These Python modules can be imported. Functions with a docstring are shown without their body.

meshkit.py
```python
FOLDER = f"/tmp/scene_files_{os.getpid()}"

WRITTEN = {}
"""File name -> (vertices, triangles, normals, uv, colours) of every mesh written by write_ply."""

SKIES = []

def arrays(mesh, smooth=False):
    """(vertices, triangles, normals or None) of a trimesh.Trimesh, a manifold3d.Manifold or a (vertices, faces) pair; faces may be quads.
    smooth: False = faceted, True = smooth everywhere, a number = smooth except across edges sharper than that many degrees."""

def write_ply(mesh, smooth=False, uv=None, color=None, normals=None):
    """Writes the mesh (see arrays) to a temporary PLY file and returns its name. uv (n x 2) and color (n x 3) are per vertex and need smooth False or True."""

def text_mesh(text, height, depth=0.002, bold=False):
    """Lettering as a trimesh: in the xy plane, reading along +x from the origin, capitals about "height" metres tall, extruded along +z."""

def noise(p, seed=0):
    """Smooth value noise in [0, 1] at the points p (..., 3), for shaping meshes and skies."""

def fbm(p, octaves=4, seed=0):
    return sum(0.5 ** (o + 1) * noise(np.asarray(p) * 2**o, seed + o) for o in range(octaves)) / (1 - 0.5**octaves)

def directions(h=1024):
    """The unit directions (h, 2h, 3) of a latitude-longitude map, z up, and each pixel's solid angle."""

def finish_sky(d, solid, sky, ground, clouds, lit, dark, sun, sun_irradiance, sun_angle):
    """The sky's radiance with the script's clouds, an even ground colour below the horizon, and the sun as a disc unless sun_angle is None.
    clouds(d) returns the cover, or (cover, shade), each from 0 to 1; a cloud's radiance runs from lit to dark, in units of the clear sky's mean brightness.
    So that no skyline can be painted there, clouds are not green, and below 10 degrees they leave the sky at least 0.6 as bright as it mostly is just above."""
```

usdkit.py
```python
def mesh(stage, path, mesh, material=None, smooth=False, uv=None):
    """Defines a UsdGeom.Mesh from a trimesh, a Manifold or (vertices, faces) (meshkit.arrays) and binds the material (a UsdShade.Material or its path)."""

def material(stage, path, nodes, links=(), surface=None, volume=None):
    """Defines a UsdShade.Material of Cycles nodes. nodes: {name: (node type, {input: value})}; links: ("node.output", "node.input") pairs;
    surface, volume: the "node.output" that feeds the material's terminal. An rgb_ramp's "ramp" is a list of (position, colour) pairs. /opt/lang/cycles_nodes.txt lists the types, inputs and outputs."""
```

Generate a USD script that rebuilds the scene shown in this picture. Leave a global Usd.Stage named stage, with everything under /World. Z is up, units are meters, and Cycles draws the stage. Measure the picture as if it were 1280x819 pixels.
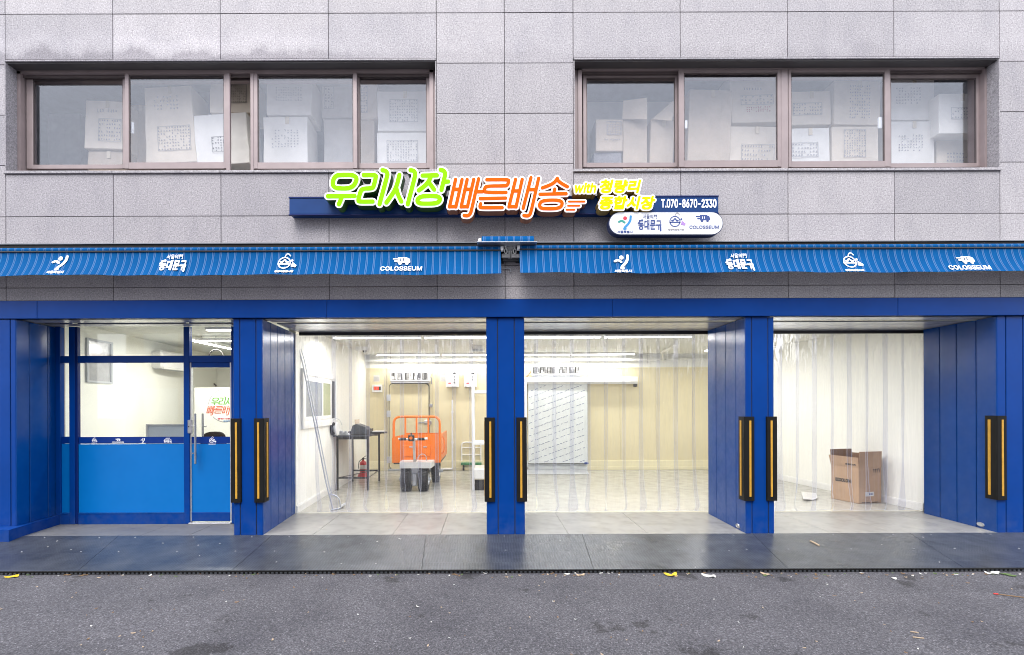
import glob, math, random
import numpy as np, trimesh, shapely
from shapely.geometry import LineString, LinearRing, Polygon, Point, MultiPolygon, box as sbox
from shapely.ops import unary_union
from shapely import affinity
import usdkit, meshkit
from pxr import Usd, UsdGeom, UsdLux, UsdShade, Gf, Sdf

rnd = random.Random(7)
stage = Usd.Stage.CreateInMemory()
UsdGeom.SetStageUpAxis(stage, 'Z')
UsdGeom.SetStageMetersPerUnit(stage, 1.0)
UsdGeom.Xform.Define(stage, '/World'); UsdGeom.Scope.Define(stage, '/World/Looks')

# ---------------------------------------------------------------- camera, sky, sun
CX, CY, D, HC, ROLL = 610.0, 506.0, 6.0, 1.62, 0.0035
cam = UsdGeom.Camera.Define(stage, '/World/camera')
cam.AddTranslateOp().Set(Gf.Vec3d(0, -D, HC)); cam.AddRotateXOp().Set(90); cam.AddRotateZOp().Set(-math.degrees(ROLL))
cam.CreateHorizontalApertureAttr(36.0)
cam.CreateFocalLengthAttr(600 * 36 / 1280)
cam.CreateHorizontalApertureOffsetAttr((640 - CX) * 36 / 1280)
cam.CreateVerticalApertureOffsetAttr((CY - 409.5) * 36 / 1280)
cam.CreateClippingRangeAttr(Gf.Vec2f(0.05, 2000))
cam.CreateExposureAttr(1.48)

SUN_EL, SUN_AZ = math.radians(56), math.radians(195)
usdkit.material(stage, '/World/Looks/overcast_sky', {
    'sky': ('sky_texture', {'sky_type': 'single_scattering', 'sun_disc': False, 'sun_elevation': SUN_EL, 'sun_rotation': SUN_AZ, 'air_density': 1.0, 'aerosol_density': 2.5}),
    'tc': ('texture_coordinate', {}),
    'n': ('noise_texture', {'scale': 2.2, 'detail': 5, 'roughness': 0.55}),
    'r': ('rgb_ramp', {'ramp': [(0.25, (0.72, 0.72, 0.72)), (0.75, (0.95, 0.95, 0.95))]}),
    'cl': ('color', {'value': (5.6, 5.75, 6.2)}),
    'm': ('mix', {}),
    'bg': ('background_shader', {'strength': 0.15})},
    [('tc.generated', 'n.vector'), ('n.fac', 'r.fac'), ('r.color', 'm.fac'), ('sky.color', 'm.color1'), ('cl.color', 'm.color2'), ('m.color', 'bg.color')], surface='bg.background')
dome = UsdLux.DomeLight.Define(stage, '/World/sky')
UsdShade.MaterialBindingAPI.Apply(dome.GetPrim()).Bind(UsdShade.Material.Get(stage, '/World/Looks/overcast_sky'))
sun = UsdLux.DistantLight.Define(stage, '/World/sun')
sun.CreateIntensityAttr(0.32); sun.CreateAngleAttr(35.0); sun.CreateNormalizeAttr(True); sun.CreateColorAttr(Gf.Vec3f(1.0, 0.97, 0.93))
sun.AddRotateZOp().Set(-math.degrees(SUN_AZ)); sun.AddRotateXOp().Set(-(90 - math.degrees(SUN_EL)))

# ---------------------------------------------------------------- picture measurements -> metres
def level(px, py):
    x, y = px - CX, py - CY
    return x - ROLL * y, y + ROLL * x
def W(px, py, Y):
    """the point at depth Y (m behind the facade) seen at a measured position of the photograph"""
    x, y = level(px, py); r = (Y + D) / D
    return np.array([x * r / 100, Y, HC - y * r / 100])
def F(px, py, z=0.0):
    """the point of the floor at height z seen there"""
    x, y = level(px, py); r = (HC - z) * 100 / y
    return np.array([x * r / 100, D * (r - 1), z])
def X(px, Y=0.0): return W(px, CY, Y)[0]
def Z(py, Y=0.0, px=CX): return W(px, py, Y)[2]
def along(A, B, px):
    """the point of the floor line A-B seen in the column px of the photograph"""
    A, B = np.asarray(A, float), np.asarray(B, float)
    lo, hi = -3.0, 4.0
    f = lambda t: (A + (B - A) * t)[0] / ((A + (B - A) * t)[1] + D) * 600 + CX - px
    t0, t1 = 0.0, 1.0
    for _ in range(40):
        f0, f1 = f(t0), f(t1)
        if abs(f1 - f0) < 1e-12: break
        t0, t1 = t1, t1 - f1 * (t1 - t0) / (f1 - f0)
    return A + (B - A) * t1

# ---------------------------------------------------------------- materials
def M(name): return UsdShade.Material.Get(stage, '/World/Looks/' + name)
def lin(c): return tuple((v / 255 / 12.92 if v / 255 < 0.04045 else ((v / 255 + 0.055) / 1.055) ** 2.4) for v in c)
def plain(name, col, rough=0.5, metal=0.0, var=0.12, scale=6.0, bump=0.0, bscale=60.0, spec=0.5, coat=0.0, stretch=(1, 1, 1), rvar=0.1):
    """a colour with uneven tone and gloss and fine relief"""
    lo, hi = [c * (1 - var) for c in col], [min(1, c * (1 + var)) for c in col]
    nodes = {'g': ('geometry', {}), 'mp': ('mapping', {'scale': stretch}), 'n': ('noise_texture', {'scale': scale, 'detail': 6, 'roughness': 0.6}),
             'r': ('rgb_ramp', {'ramp': [(0.3, lo), (0.7, hi)]}),
             'rr': ('map_range', {'from_min': 0.3, 'from_max': 0.7, 'to_min': max(0.02, rough - rvar * rough), 'to_max': min(1, rough + rvar * rough)}),
             'p': ('principled_bsdf', {'metallic': metal, 'specular_ior_level': spec, 'coat_weight': coat})}
    links = [('g.position', 'mp.vector'), ('mp.vector', 'n.vector'), ('n.fac', 'r.fac'), ('r.color', 'p.base_color'), ('n.fac', 'rr.value'), ('rr.result', 'p.roughness')]
    if bump:
        nodes['n2'] = ('noise_texture', {'scale': bscale, 'detail': 3}); nodes['b'] = ('bump', {'strength': bump, 'distance': 0.004})
        links += [('mp.vector', 'n2.vector'), ('n2.fac', 'b.height'), ('b.normal', 'p.normal')]
    return usdkit.material(stage, '/World/Looks/' + name, nodes, links, surface='p.BSDF')

def granite(name, k):
    usdkit.material(stage, '/World/Looks/' + name, {
        'g': ('geometry', {}), 'oi': ('object_info', {}),
        'n1': ('noise_texture', {'scale': 62, 'detail': 2, 'roughness': 0.7}), 'n2': ('voronoi_texture', {'scale': 80}),
        'n3': ('noise_texture', {'scale': 1.7, 'detail': 6, 'roughness': 0.62}), 'mp': ('mapping', {'scale': (2.2, 1, 0.9)}),
        'r1': ('rgb_ramp', {'ramp': [(0.29, (0.20 * k, 0.19 * k, 0.202 * k)), (0.44, (0.335 * k, 0.32 * k, 0.337 * k)), (0.58, (0.415 * k, 0.398 * k, 0.418 * k)), (0.71, (0.57 * k, 0.55 * k, 0.57 * k))]}),
        'sp': ('rgb_ramp', {'ramp': [(0.0, (0.72, 0.71, 0.72)), (0.35, (1, 1, 1))]}),
        'r3': ('rgb_ramp', {'ramp': [(0.33, (0.90, 0.90, 0.91)), (0.5, (0.985, 0.98, 0.975)), (0.68, (1.04, 1.035, 1.03))]}),
        'ro': ('rgb_ramp', {'ramp': [(0, (0.91, 0.91, 0.92)), (1, (1.05, 1.045, 1.04))]}),
        'm1': ('mix', {'mix_type': 'multiply', 'fac': 1.0}), 'm2': ('mix', {'mix_type': 'multiply', 'fac': 1.0}), 'm3': ('mix', {'mix_type': 'multiply', 'fac': 1.0}),
        'sx': ('separate_xyz', {}), 'n4': ('noise_texture', {'scale': 2.6, 'detail': 5, 'roughness': 0.6}), 'mp4': ('mapping', {'scale': (1, 1, 0.45)}),
        # rain-water stain with a crusted edge just above the window heads, where the water has dripped for years
        'ad': ('math', {'math_type': 'multiply_add', 'value2': 0.55, 'value3': -0.275}), 'zz': ('math', {'math_type': 'add'}),
        'rs': ('rgb_ramp', {'ramp': [(0.0, (0.98, 0.98, 0.98)), (0.04, (0.97, 0.97, 0.97)), (0.09, (0.74, 0.73, 0.76)), (0.24, (0.70, 0.69, 0.72)), (0.33, (1.05, 1.05, 1.06)), (0.45, (1.16, 1.16, 1.17)), (0.58, (1.04, 1.04, 1.05)), (0.8, (1, 1, 1)), (1, (1, 1, 1))]}),
        'mz': ('map_range', {'from_min': 5.86, 'from_max': 6.6, 'to_min': 0.06, 'to_max': 1.0, 'clamp': True}),
        'm5': ('mix', {'mix_type': 'multiply', 'fac': 0.8}), 'mx': ('map_range', {'from_min': -2.4, 'from_max': -1.2, 'to_min': 0.95, 'to_max': 0.22, 'clamp': True}),
        'b': ('bump', {'strength': 0.18, 'distance': 0.003}),
        'p': ('principled_bsdf', {'roughness': 0.62, 'specular_ior_level': 0.4})},
        [('g.position', 'n1.vector'), ('g.position', 'n2.vector'), ('g.position', 'mp.vector'), ('mp.vector', 'n3.vector'), ('n1.fac', 'r1.fac'), ('n2.distance', 'sp.fac'),
         ('n3.fac', 'r3.fac'), ('oi.random', 'ro.fac'), ('r1.color', 'm1.color1'), ('sp.color', 'm1.color2'), ('m1.color', 'm2.color1'), ('r3.color', 'm2.color2'),
         ('m2.color', 'm3.color1'), ('ro.color', 'm3.color2'), ('g.position', 'sx.vector'), ('g.position', 'mp4.vector'), ('mp4.vector', 'n4.vector'), ('n4.fac', 'ad.value1'), ('ad.value', 'zz.value1'), ('sx.z', 'zz.value2'),
         ('zz.value', 'mz.value'), ('mz.result', 'rs.fac'), ('m3.color', 'm5.color1'), ('rs.color', 'm5.color2'), ('sx.x', 'mx.value'), ('mx.result', 'm5.fac'), ('m5.color', 'p.base_color'), ('n1.fac', 'b.height'), ('b.normal', 'p.normal')], surface='p.BSDF')
for i, k in enumerate((1.0, 0.955, 1.04)): granite(f'granite_{"abc"[i]}', k)

plain('head_metal', (0.085, 0.08, 0.082), 0.45, metal=.2, stretch=(.3, 8, 1))
plain('joint_grey', (.11, .108, .115), .9)
plain('joint_dark', (0.03, 0.03, 0.032), 0.9)
def painted_metal(name, col, rough, spec):
    """sheet metal paint with uneven gloss, fine rubs and street dust that clings to the feet"""
    usdkit.material(stage, '/World/Looks/' + name, {
        'g': ('geometry', {}), 's': ('separate_xyz', {}), 'n': ('noise_texture', {'scale': 1.7, 'detail': 5, 'roughness': 0.6}), 'n2': ('noise_texture', {'scale': 7, 'detail': 8, 'roughness': 0.7}), 'mp': ('mapping', {'scale': (9, 9, 1.1)}), 'n3': ('noise_texture', {'scale': 6, 'detail': 6, 'roughness': 0.75}),
        'r': ('rgb_ramp', {'ramp': [(0.3, [c * .93 for c in col]), (0.7, [c * 1.09 for c in col])]}),
        'mz': ('map_range', {'from_min': 0.0, 'from_max': 0.4, 'to_min': 0.14, 'to_max': 0.0, 'clamp': True}), 'rd': ('rgb_ramp', {'ramp': [(0.42, (0, 0, 0)), (0.68, (1, 1, 1))]}), 'x': ('math', {'math_type': 'multiply'}),
        'rs': ('rgb_ramp', {'ramp': [(0.66, (0, 0, 0)), (0.74, (0.06, 0.06, 0.06))]}), 'ad': ('math', {'math_type': 'add', 'use_clamp': True}),
        'm': ('mix', {'color2': (0.16, 0.17, 0.19)}), 'rr': ('map_range', {'from_min': 0.3, 'from_max': 0.7, 'to_min': rough * .88, 'to_max': rough * 1.15}), 'b': ('bump', {'strength': 0.06, 'distance': 0.004}), 'nb': ('noise_texture', {'scale': 4, 'detail': 2}),
        'p': ('principled_bsdf', {'specular_ior_level': spec})},
        [('g.position', 's.vector'), ('g.position', 'n.vector'), ('g.position', 'n2.vector'), ('g.position', 'mp.vector'), ('mp.vector', 'n3.vector'), ('g.position', 'nb.vector'), ('n.fac', 'r.fac'), ('s.z', 'mz.value'), ('n2.fac', 'rd.fac'), ('rd.color', 'x.value1'), ('mz.result', 'x.value2'),
         ('n3.fac', 'rs.fac'), ('rs.color', 'ad.value1'), ('x.value', 'ad.value2'), ('ad.value', 'm.fac'), ('r.color', 'm.color1'), ('m.color', 'p.base_color'), ('n2.fac', 'rr.value'), ('rr.result', 'p.roughness'), ('nb.fac', 'b.height'), ('b.normal', 'p.normal')], surface='p.BSDF')
painted_metal('blue_metal', (0.0, 0.038, 0.215), 0.36, 0.14)
painted_metal('blue_metal_glossy', (0.0, 0.046, 0.22), 0.24, 0.36)
plain('navy_frame', (0.001, 0.014, 0.11), 0.4, var=0.05, spec=.3)
plain('sign_blue', (0.002, 0.036, 0.155), 0.45, var=0.08, spec=.25)
plain('film_blue', (0.0, 0.14, 0.45), 0.35, var=0.03, scale=2, spec=.3)
plain('film_navy', (0.0, 0.026, 0.19), 0.35, var=0.03, spec=.3)
plain('soffit_grey', (0.58, 0.58, 0.61), 0.22, metal=0.5, var=0.06)
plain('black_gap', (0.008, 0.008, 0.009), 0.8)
plain('black_rubber', (0.006, 0.0058, 0.0055), 0.6, var=0.3, bump=0.3, bscale=90, spec=.2)
plain('yellow_strip', (0.50, 0.265, 0.028), 0.45, var=0.15, scale=20)
plain('bronze_frame', (0.30, 0.245, 0.245), 0.42, metal=0.25, var=0.08)
plain('bronze_dark', (0.10, 0.08, 0.08), 0.5, metal=0.2, var=0.1)
plain('white_paint', (0.86, 0.86, 0.80), 0.55, var=0.03, scale=1.2)
plain('ceiling_paint', (0.72, 0.72, 0.66), 0.7, var=0.03)
plain('white_metal', (0.80, 0.80, 0.77), 0.35, var=0.03)
plain('white_plastic', (0.78, 0.78, 0.77), 0.4, var=0.03)
plain('pale_plastic', (.62, .62, .6), .4, var=.06)
plain('grey_plastic', (0.45, 0.47, 0.5), 0.45, var=0.05)
plain('beige_panel', (0.72, 0.645, 0.42), 0.42, var=0.035, scale=1.5, spec=0.4)
plain('cream_skirting', (0.80, 0.74, 0.50), 0.4, var=0.05)
plain('dark_steel', (.22, .23, .25), .5, metal=.5)
plain('steel', (0.55, 0.56, 0.58), 0.28, metal=0.9, var=0.1)
plain('galvanised', (0.62, 0.64, 0.68), 0.38, metal=0.6, var=0.1)
plain('aluminium', (0.62, 0.63, 0.66), 0.34, metal=0.7, var=0.06)
plain('black_metal', (0.018, 0.016, 0.016), 0.4, var=0.2)
plain('dark_grey', (0.05, 0.055, 0.065), 0.5, var=0.2)
plain('orange_paint', (0.78, 0.175, 0.008), 0.38, var=0.06, bump=0.03)
plain('tyre', (0.02, 0.02, 0.022), 0.75, var=0.3, bump=0.5, bscale=80)
plain('red_paint', (0.6, 0.03, 0.025), 0.35, var=0.1)
plain('green_paint', (0.05, 0.22, 0.08), 0.45)
plain('ink_black', (0.03, 0.028, 0.025), 0.6)
plain('ink_grey', (0.30, 0.29, 0.31), 0.7)
plain('ink_red', (0.42, 0.12, 0.12), 0.7)
plain('ink_navy', (0.03, 0.06, 0.22), 0.5)
plain('print_white', (0.86, 0.87, 0.9), 0.5, var=0.02)
plain('carton_brown', (0.44, 0.29, 0.18), 0.7, var=0.1, scale=4, bump=0.1, bscale=25)
plain('carton_dark', (0.27, 0.155, 0.085), 0.75, var=0.1, scale=4)
plain('carton_cream', (0.68, 0.585, 0.465), 0.7, var=0.08, scale=5, bump=0.1, bscale=20)
plain('carton_white', (0.74, 0.70, 0.635), 0.7, var=0.07, scale=5, bump=0.1, bscale=20)
plain('carton_tan', (0.49, 0.395, 0.30), 0.7, var=0.1, scale=5, bump=0.1, bscale=20)
plain('carton_shadow', (0.24, 0.225, 0.23), 0.8, var=0.2, scale=5)  # dark grey cardboard of uneven tone
plain('tape', (0.60, 0.5, 0.36), 0.25, var=0.1)
plain('storage_wall', (0.34, 0.35, 0.37), 0.9)
plain('leaf_yellow', (0.75, 0.52, 0.02), 0.6)
plain('leaf_green', (0.10, 0.16, 0.05), 0.7)
plain('leaf_brown', (0.22, 0.13, 0.06), 0.8)
plain('paper', (0.62, 0.61, 0.58), 0.7)
plain('wood_pale', (0.42, 0.32, 0.22), 0.7)
plain('logo_green', (0.12, 0.40, 0.02), 0.5)
plain('logo_orange', (0.62, 0.10, 0.02), 0.5)
plain('logo_red', (0.62, 0.04, 0.08), 0.5)
plain('logo_cyan', (0.03, 0.25, 0.55), 0.5)
plain('logo_purple', (0.35, 0.2, 0.5), 0.5)
plain('logo_teal', (0.03, 0.3, 0.25), 0.5)
plain('letter_side_green', (0.03, 0.10, 0.02), 0.5)
plain('letter_side_brown', (0.33, 0.13, 0.07), 0.5)
plain('letter_side_gold', (0.35, 0.24, 0.06), 0.5)
plain('pill_side', (0.02, 0.03, 0.09), 0.5)

def lit(name, col, e, base=None):
    usdkit.material(stage, '/World/Looks/' + name, {'p': ('principled_bsdf', {'base_color': base or col, 'roughness': 0.5, 'specular_ior_level': 0.06, 'emission_color': col, 'emission_strength': e})}, [], surface='p.BSDF')
lit('lit_green', (0.36, 1.0, 0.0), 0.15, (0.17, 0.46, 0.0))
lit('lit_orange', (1.0, 0.14, 0.001), 0.16, (0.5, 0.07, 0.0))
lit('lit_yellow', (1.0, 0.84, 0.0), 0.17, (0.42, 0.36, 0.0))
lit('lit_white', (1.0, 0.98, 1.0), 0.12, (0.85, 0.85, 0.85))
lit('lit_pill', (0.92, 0.94, 1.0), 0.1, (0.66, 0.67, 0.7))
lit('tube_light', (1.0, 0.98, 0.9), 3.0)
lit('red_digits', (1.0, 0.06, 0.03), 0.7)

# striped awning cloth: pairs of pale lines
usdkit.material(stage, '/World/Looks/awning_cloth', {
    'g': ('geometry', {}), 's': ('separate_xyz', {}),
    'd': ('math', {'math_type': 'divide', 'value2': 0.0885}), 'f': ('math', {'math_type': 'fraction'}), 'a': ('math', {'math_type': 'add', 'value2': 100.0}),
    'r': ('rgb_ramp', {'ramp': [(0.0, (0.0, 0.074, 0.235)), (0.44, (0.0, 0.068, 0.22)), (0.485, (0.10, 0.195, 0.37)), (0.525, (0.10, 0.195, 0.37)), (0.545, (0.0, 0.062, 0.21)), (0.64, (0.0, 0.062, 0.21)), (0.66, (0.10, 0.195, 0.37)), (0.70, (0.10, 0.195, 0.37)), (0.72, (0.0, 0.074, 0.235)), (1.0, (0.0, 0.074, 0.235))]}),
    'n': ('noise_texture', {'scale': 3.0, 'detail': 4}), 'rn': ('rgb_ramp', {'ramp': [(0.3, (0.88, 0.88, 0.9)), (0.7, (1.05, 1.05, 1.05))]}), 'm': ('mix', {'mix_type': 'multiply', 'fac': 1.0}),
    'nb': ('noise_texture', {'scale': 5.0, 'detail': 3}), 'b': ('bump', {'strength': 0.25, 'distance': 0.02}),
    'p': ('principled_bsdf', {'roughness': 0.8, 'specular_ior_level': 0.08})},
    [('g.position', 's.vector'), ('s.x', 'd.value1'), ('d.value', 'a.value1'), ('a.value', 'f.value1'), ('f.value', 'r.fac'), ('g.position', 'n.vector'), ('n.fac', 'rn.fac'), ('r.color', 'm.color1'), ('rn.color', 'm.color2'),
     ('m.color', 'p.base_color'), ('g.position', 'nb.vector'), ('nb.fac', 'b.height'), ('b.normal', 'p.normal')], surface='p.BSDF')

# asphalt: dark binder, pale grit, patches and stains
usdkit.material(stage, '/World/Looks/asphalt', {
    'g': ('geometry', {}), 'n1': ('noise_texture', {'scale': 78, 'detail': 3, 'roughness': 0.75}), 'v': ('voronoi_texture', {'scale': 62}), 'n2': ('noise_texture', {'scale': 1.1, 'detail': 6, 'roughness': 0.6}),
    'n3': ('noise_texture', {'scale': 2.1, 'detail': 6, 'roughness': 0.6}),
    'r1': ('rgb_ramp', {'ramp': [(0.3, (0.022, 0.022, 0.025)), (0.5, (0.068, 0.066, 0.076)), (0.69, (0.17, 0.167, 0.185))]}),
    'rv': ('rgb_ramp', {'ramp': [(0.0, (3.4, 3.3, 3.2)), (0.22, (2.4, 2.3, 2.25)), (0.36, (1, 1, 1))]}),
    'wn': ('white_noise_texture', {}), 'gt': ('math', {'math_type': 'greater_than', 'value2': 0.86}),
    'r2': ('rgb_ramp', {'ramp': [(0.3, (0.74, 0.74, 0.77)), (0.5, (1, 1, 1)), (0.7, (1.22, 1.21, 1.2))]}),
    'r3': ('rgb_ramp', {'ramp': [(0.0, (0.5, 0.5, 0.5)), (0.355, (0.52, 0.51, 0.5)), (0.39, (1, 1, 1)), (1, (1, 1, 1))]}),
    'm1': ('mix', {'mix_type': 'multiply'}), 'm2': ('mix', {'mix_type': 'multiply', 'fac': 1.0}), 'm3': ('mix', {'mix_type': 'multiply', 'fac': 1.0}),
    'b': ('bump', {'strength': 0.6, 'distance': 0.006}), 'p': ('principled_bsdf', {'roughness': 0.8, 'specular_ior_level': 0.35})},
    [('g.position', 'n1.vector'), ('g.position', 'v.vector'), ('g.position', 'n2.vector'), ('g.position', 'n3.vector'), ('n1.fac', 'r1.fac'), ('v.distance', 'rv.fac'), ('n2.fac', 'r2.fac'), ('n3.fac', 'r3.fac'), ('v.position', 'wn.vector'), ('wn.value', 'gt.value1'), ('gt.value', 'm1.fac'),
     ('r1.color', 'm1.color1'), ('rv.color', 'm1.color2'), ('m1.color', 'm2.color1'), ('r2.color', 'm2.color2'), ('m2.color', 'm3.color1'), ('r3.color', 'm3.color2'), ('m3.color', 'p.base_color'), ('n1.fac', 'b.height'), ('b.normal', 'p.normal')], surface='p.BSDF')

# worn steel plate with a raised lozenge tread
usdkit.material(stage, '/World/Looks/checker_plate', {
    'g': ('geometry', {}), 'mp': ('mapping', {'rotation': (0, 0, 0.785), 'scale': (1, 1, 1)}), 'ck': ('checker_texture', {'scale': 46, 'color1': (0, 0, 0), 'color2': (1, 1, 1)}),
    'n': ('noise_texture', {'scale': 2.4, 'detail': 6, 'roughness': 0.62}), 'n2': ('noise_texture', {'scale': 60, 'detail': 3}),
    'r': ('rgb_ramp', {'ramp': [(0.3, (0.05, 0.056, 0.066)), (0.55, (0.075, 0.083, 0.098)), (0.75, (0.105, 0.113, 0.128))]}),
    'rr': ('map_range', {'from_min': 0.3, 'from_max': 0.7, 'to_min': 0.22, 'to_max': 0.38}),
    'rc': ('rgb_ramp', {'ramp': [(0.0, (0.66, 0.66, 0.66)), (1.0, (1.2, 1.2, 1.2))]}), 'm': ('mix', {'mix_type': 'multiply', 'fac': 1.0}),
    'b': ('bump', {'strength': 0.55, 'distance': 0.004}), 'p': ('principled_bsdf', {'metallic': 0.35})},
    [('g.position', 'mp.vector'), ('mp.vector', 'ck.vector'), ('g.position', 'n.vector'), ('g.position', 'n2.vector'), ('n.fac', 'r.fac'), ('n.fac', 'rr.value'), ('ck.fac', 'rc.fac'), ('r.color', 'm.color1'), ('rc.color', 'm.color2'), ('m.color', 'p.base_color'), ('rr.result', 'p.roughness'),
     ('ck.fac', 'b.height'), ('b.normal', 'p.normal')], surface='p.BSDF')

# polished concrete and its dustier entrance slabs
def floor_mat(name, lo, hi, rough):
    usdkit.material(stage, '/World/Looks/' + name, {
        'g': ('geometry', {}), 'n': ('noise_texture', {'scale': 1.3, 'detail': 7, 'roughness': 0.65, 'distortion': 0.6}), 'n2': ('noise_texture', {'scale': 5, 'detail': 5}), 'mp': ('mapping', {'scale': (0.6, 1.0, 1)}),
        'r': ('rgb_ramp', {'ramp': [(0.3, lo), (0.68, hi)]}), 'r2': ('rgb_ramp', {'ramp': [(0.25, (0.95, 0.95, 0.94)), (0.5, (1, 1, 1)), (0.8, (1.02, 1.02, 1.02))]}), 'm': ('mix', {'mix_type': 'multiply', 'fac': 1.0}),
        'rr': ('map_range', {'from_min': 0.3, 'from_max': 0.7, 'to_min': rough * 0.8, 'to_max': rough * 1.3}), 'b': ('bump', {'strength': 0.02, 'distance': 0.01}), 'p': ('principled_bsdf', {})},
        [('g.position', 'mp.vector'), ('mp.vector', 'n.vector'), ('g.position', 'n2.vector'), ('n.fac', 'r.fac'), ('n2.fac', 'r2.fac'), ('r.color', 'm.color1'), ('r2.color', 'm.color2'), ('m.color', 'p.base_color'), ('n2.fac', 'rr.value'), ('rr.result', 'p.roughness'), ('n.fac', 'b.height'), ('b.normal', 'p.normal')], surface='p.BSDF')
floor_mat('concrete_floor', (0.375, 0.365, 0.32), (0.415, 0.405, 0.36), 0.2)
floor_mat('stone_threshold', (0.21, 0.205, 0.195), (0.28, 0.275, 0.26), 0.3)

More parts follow.
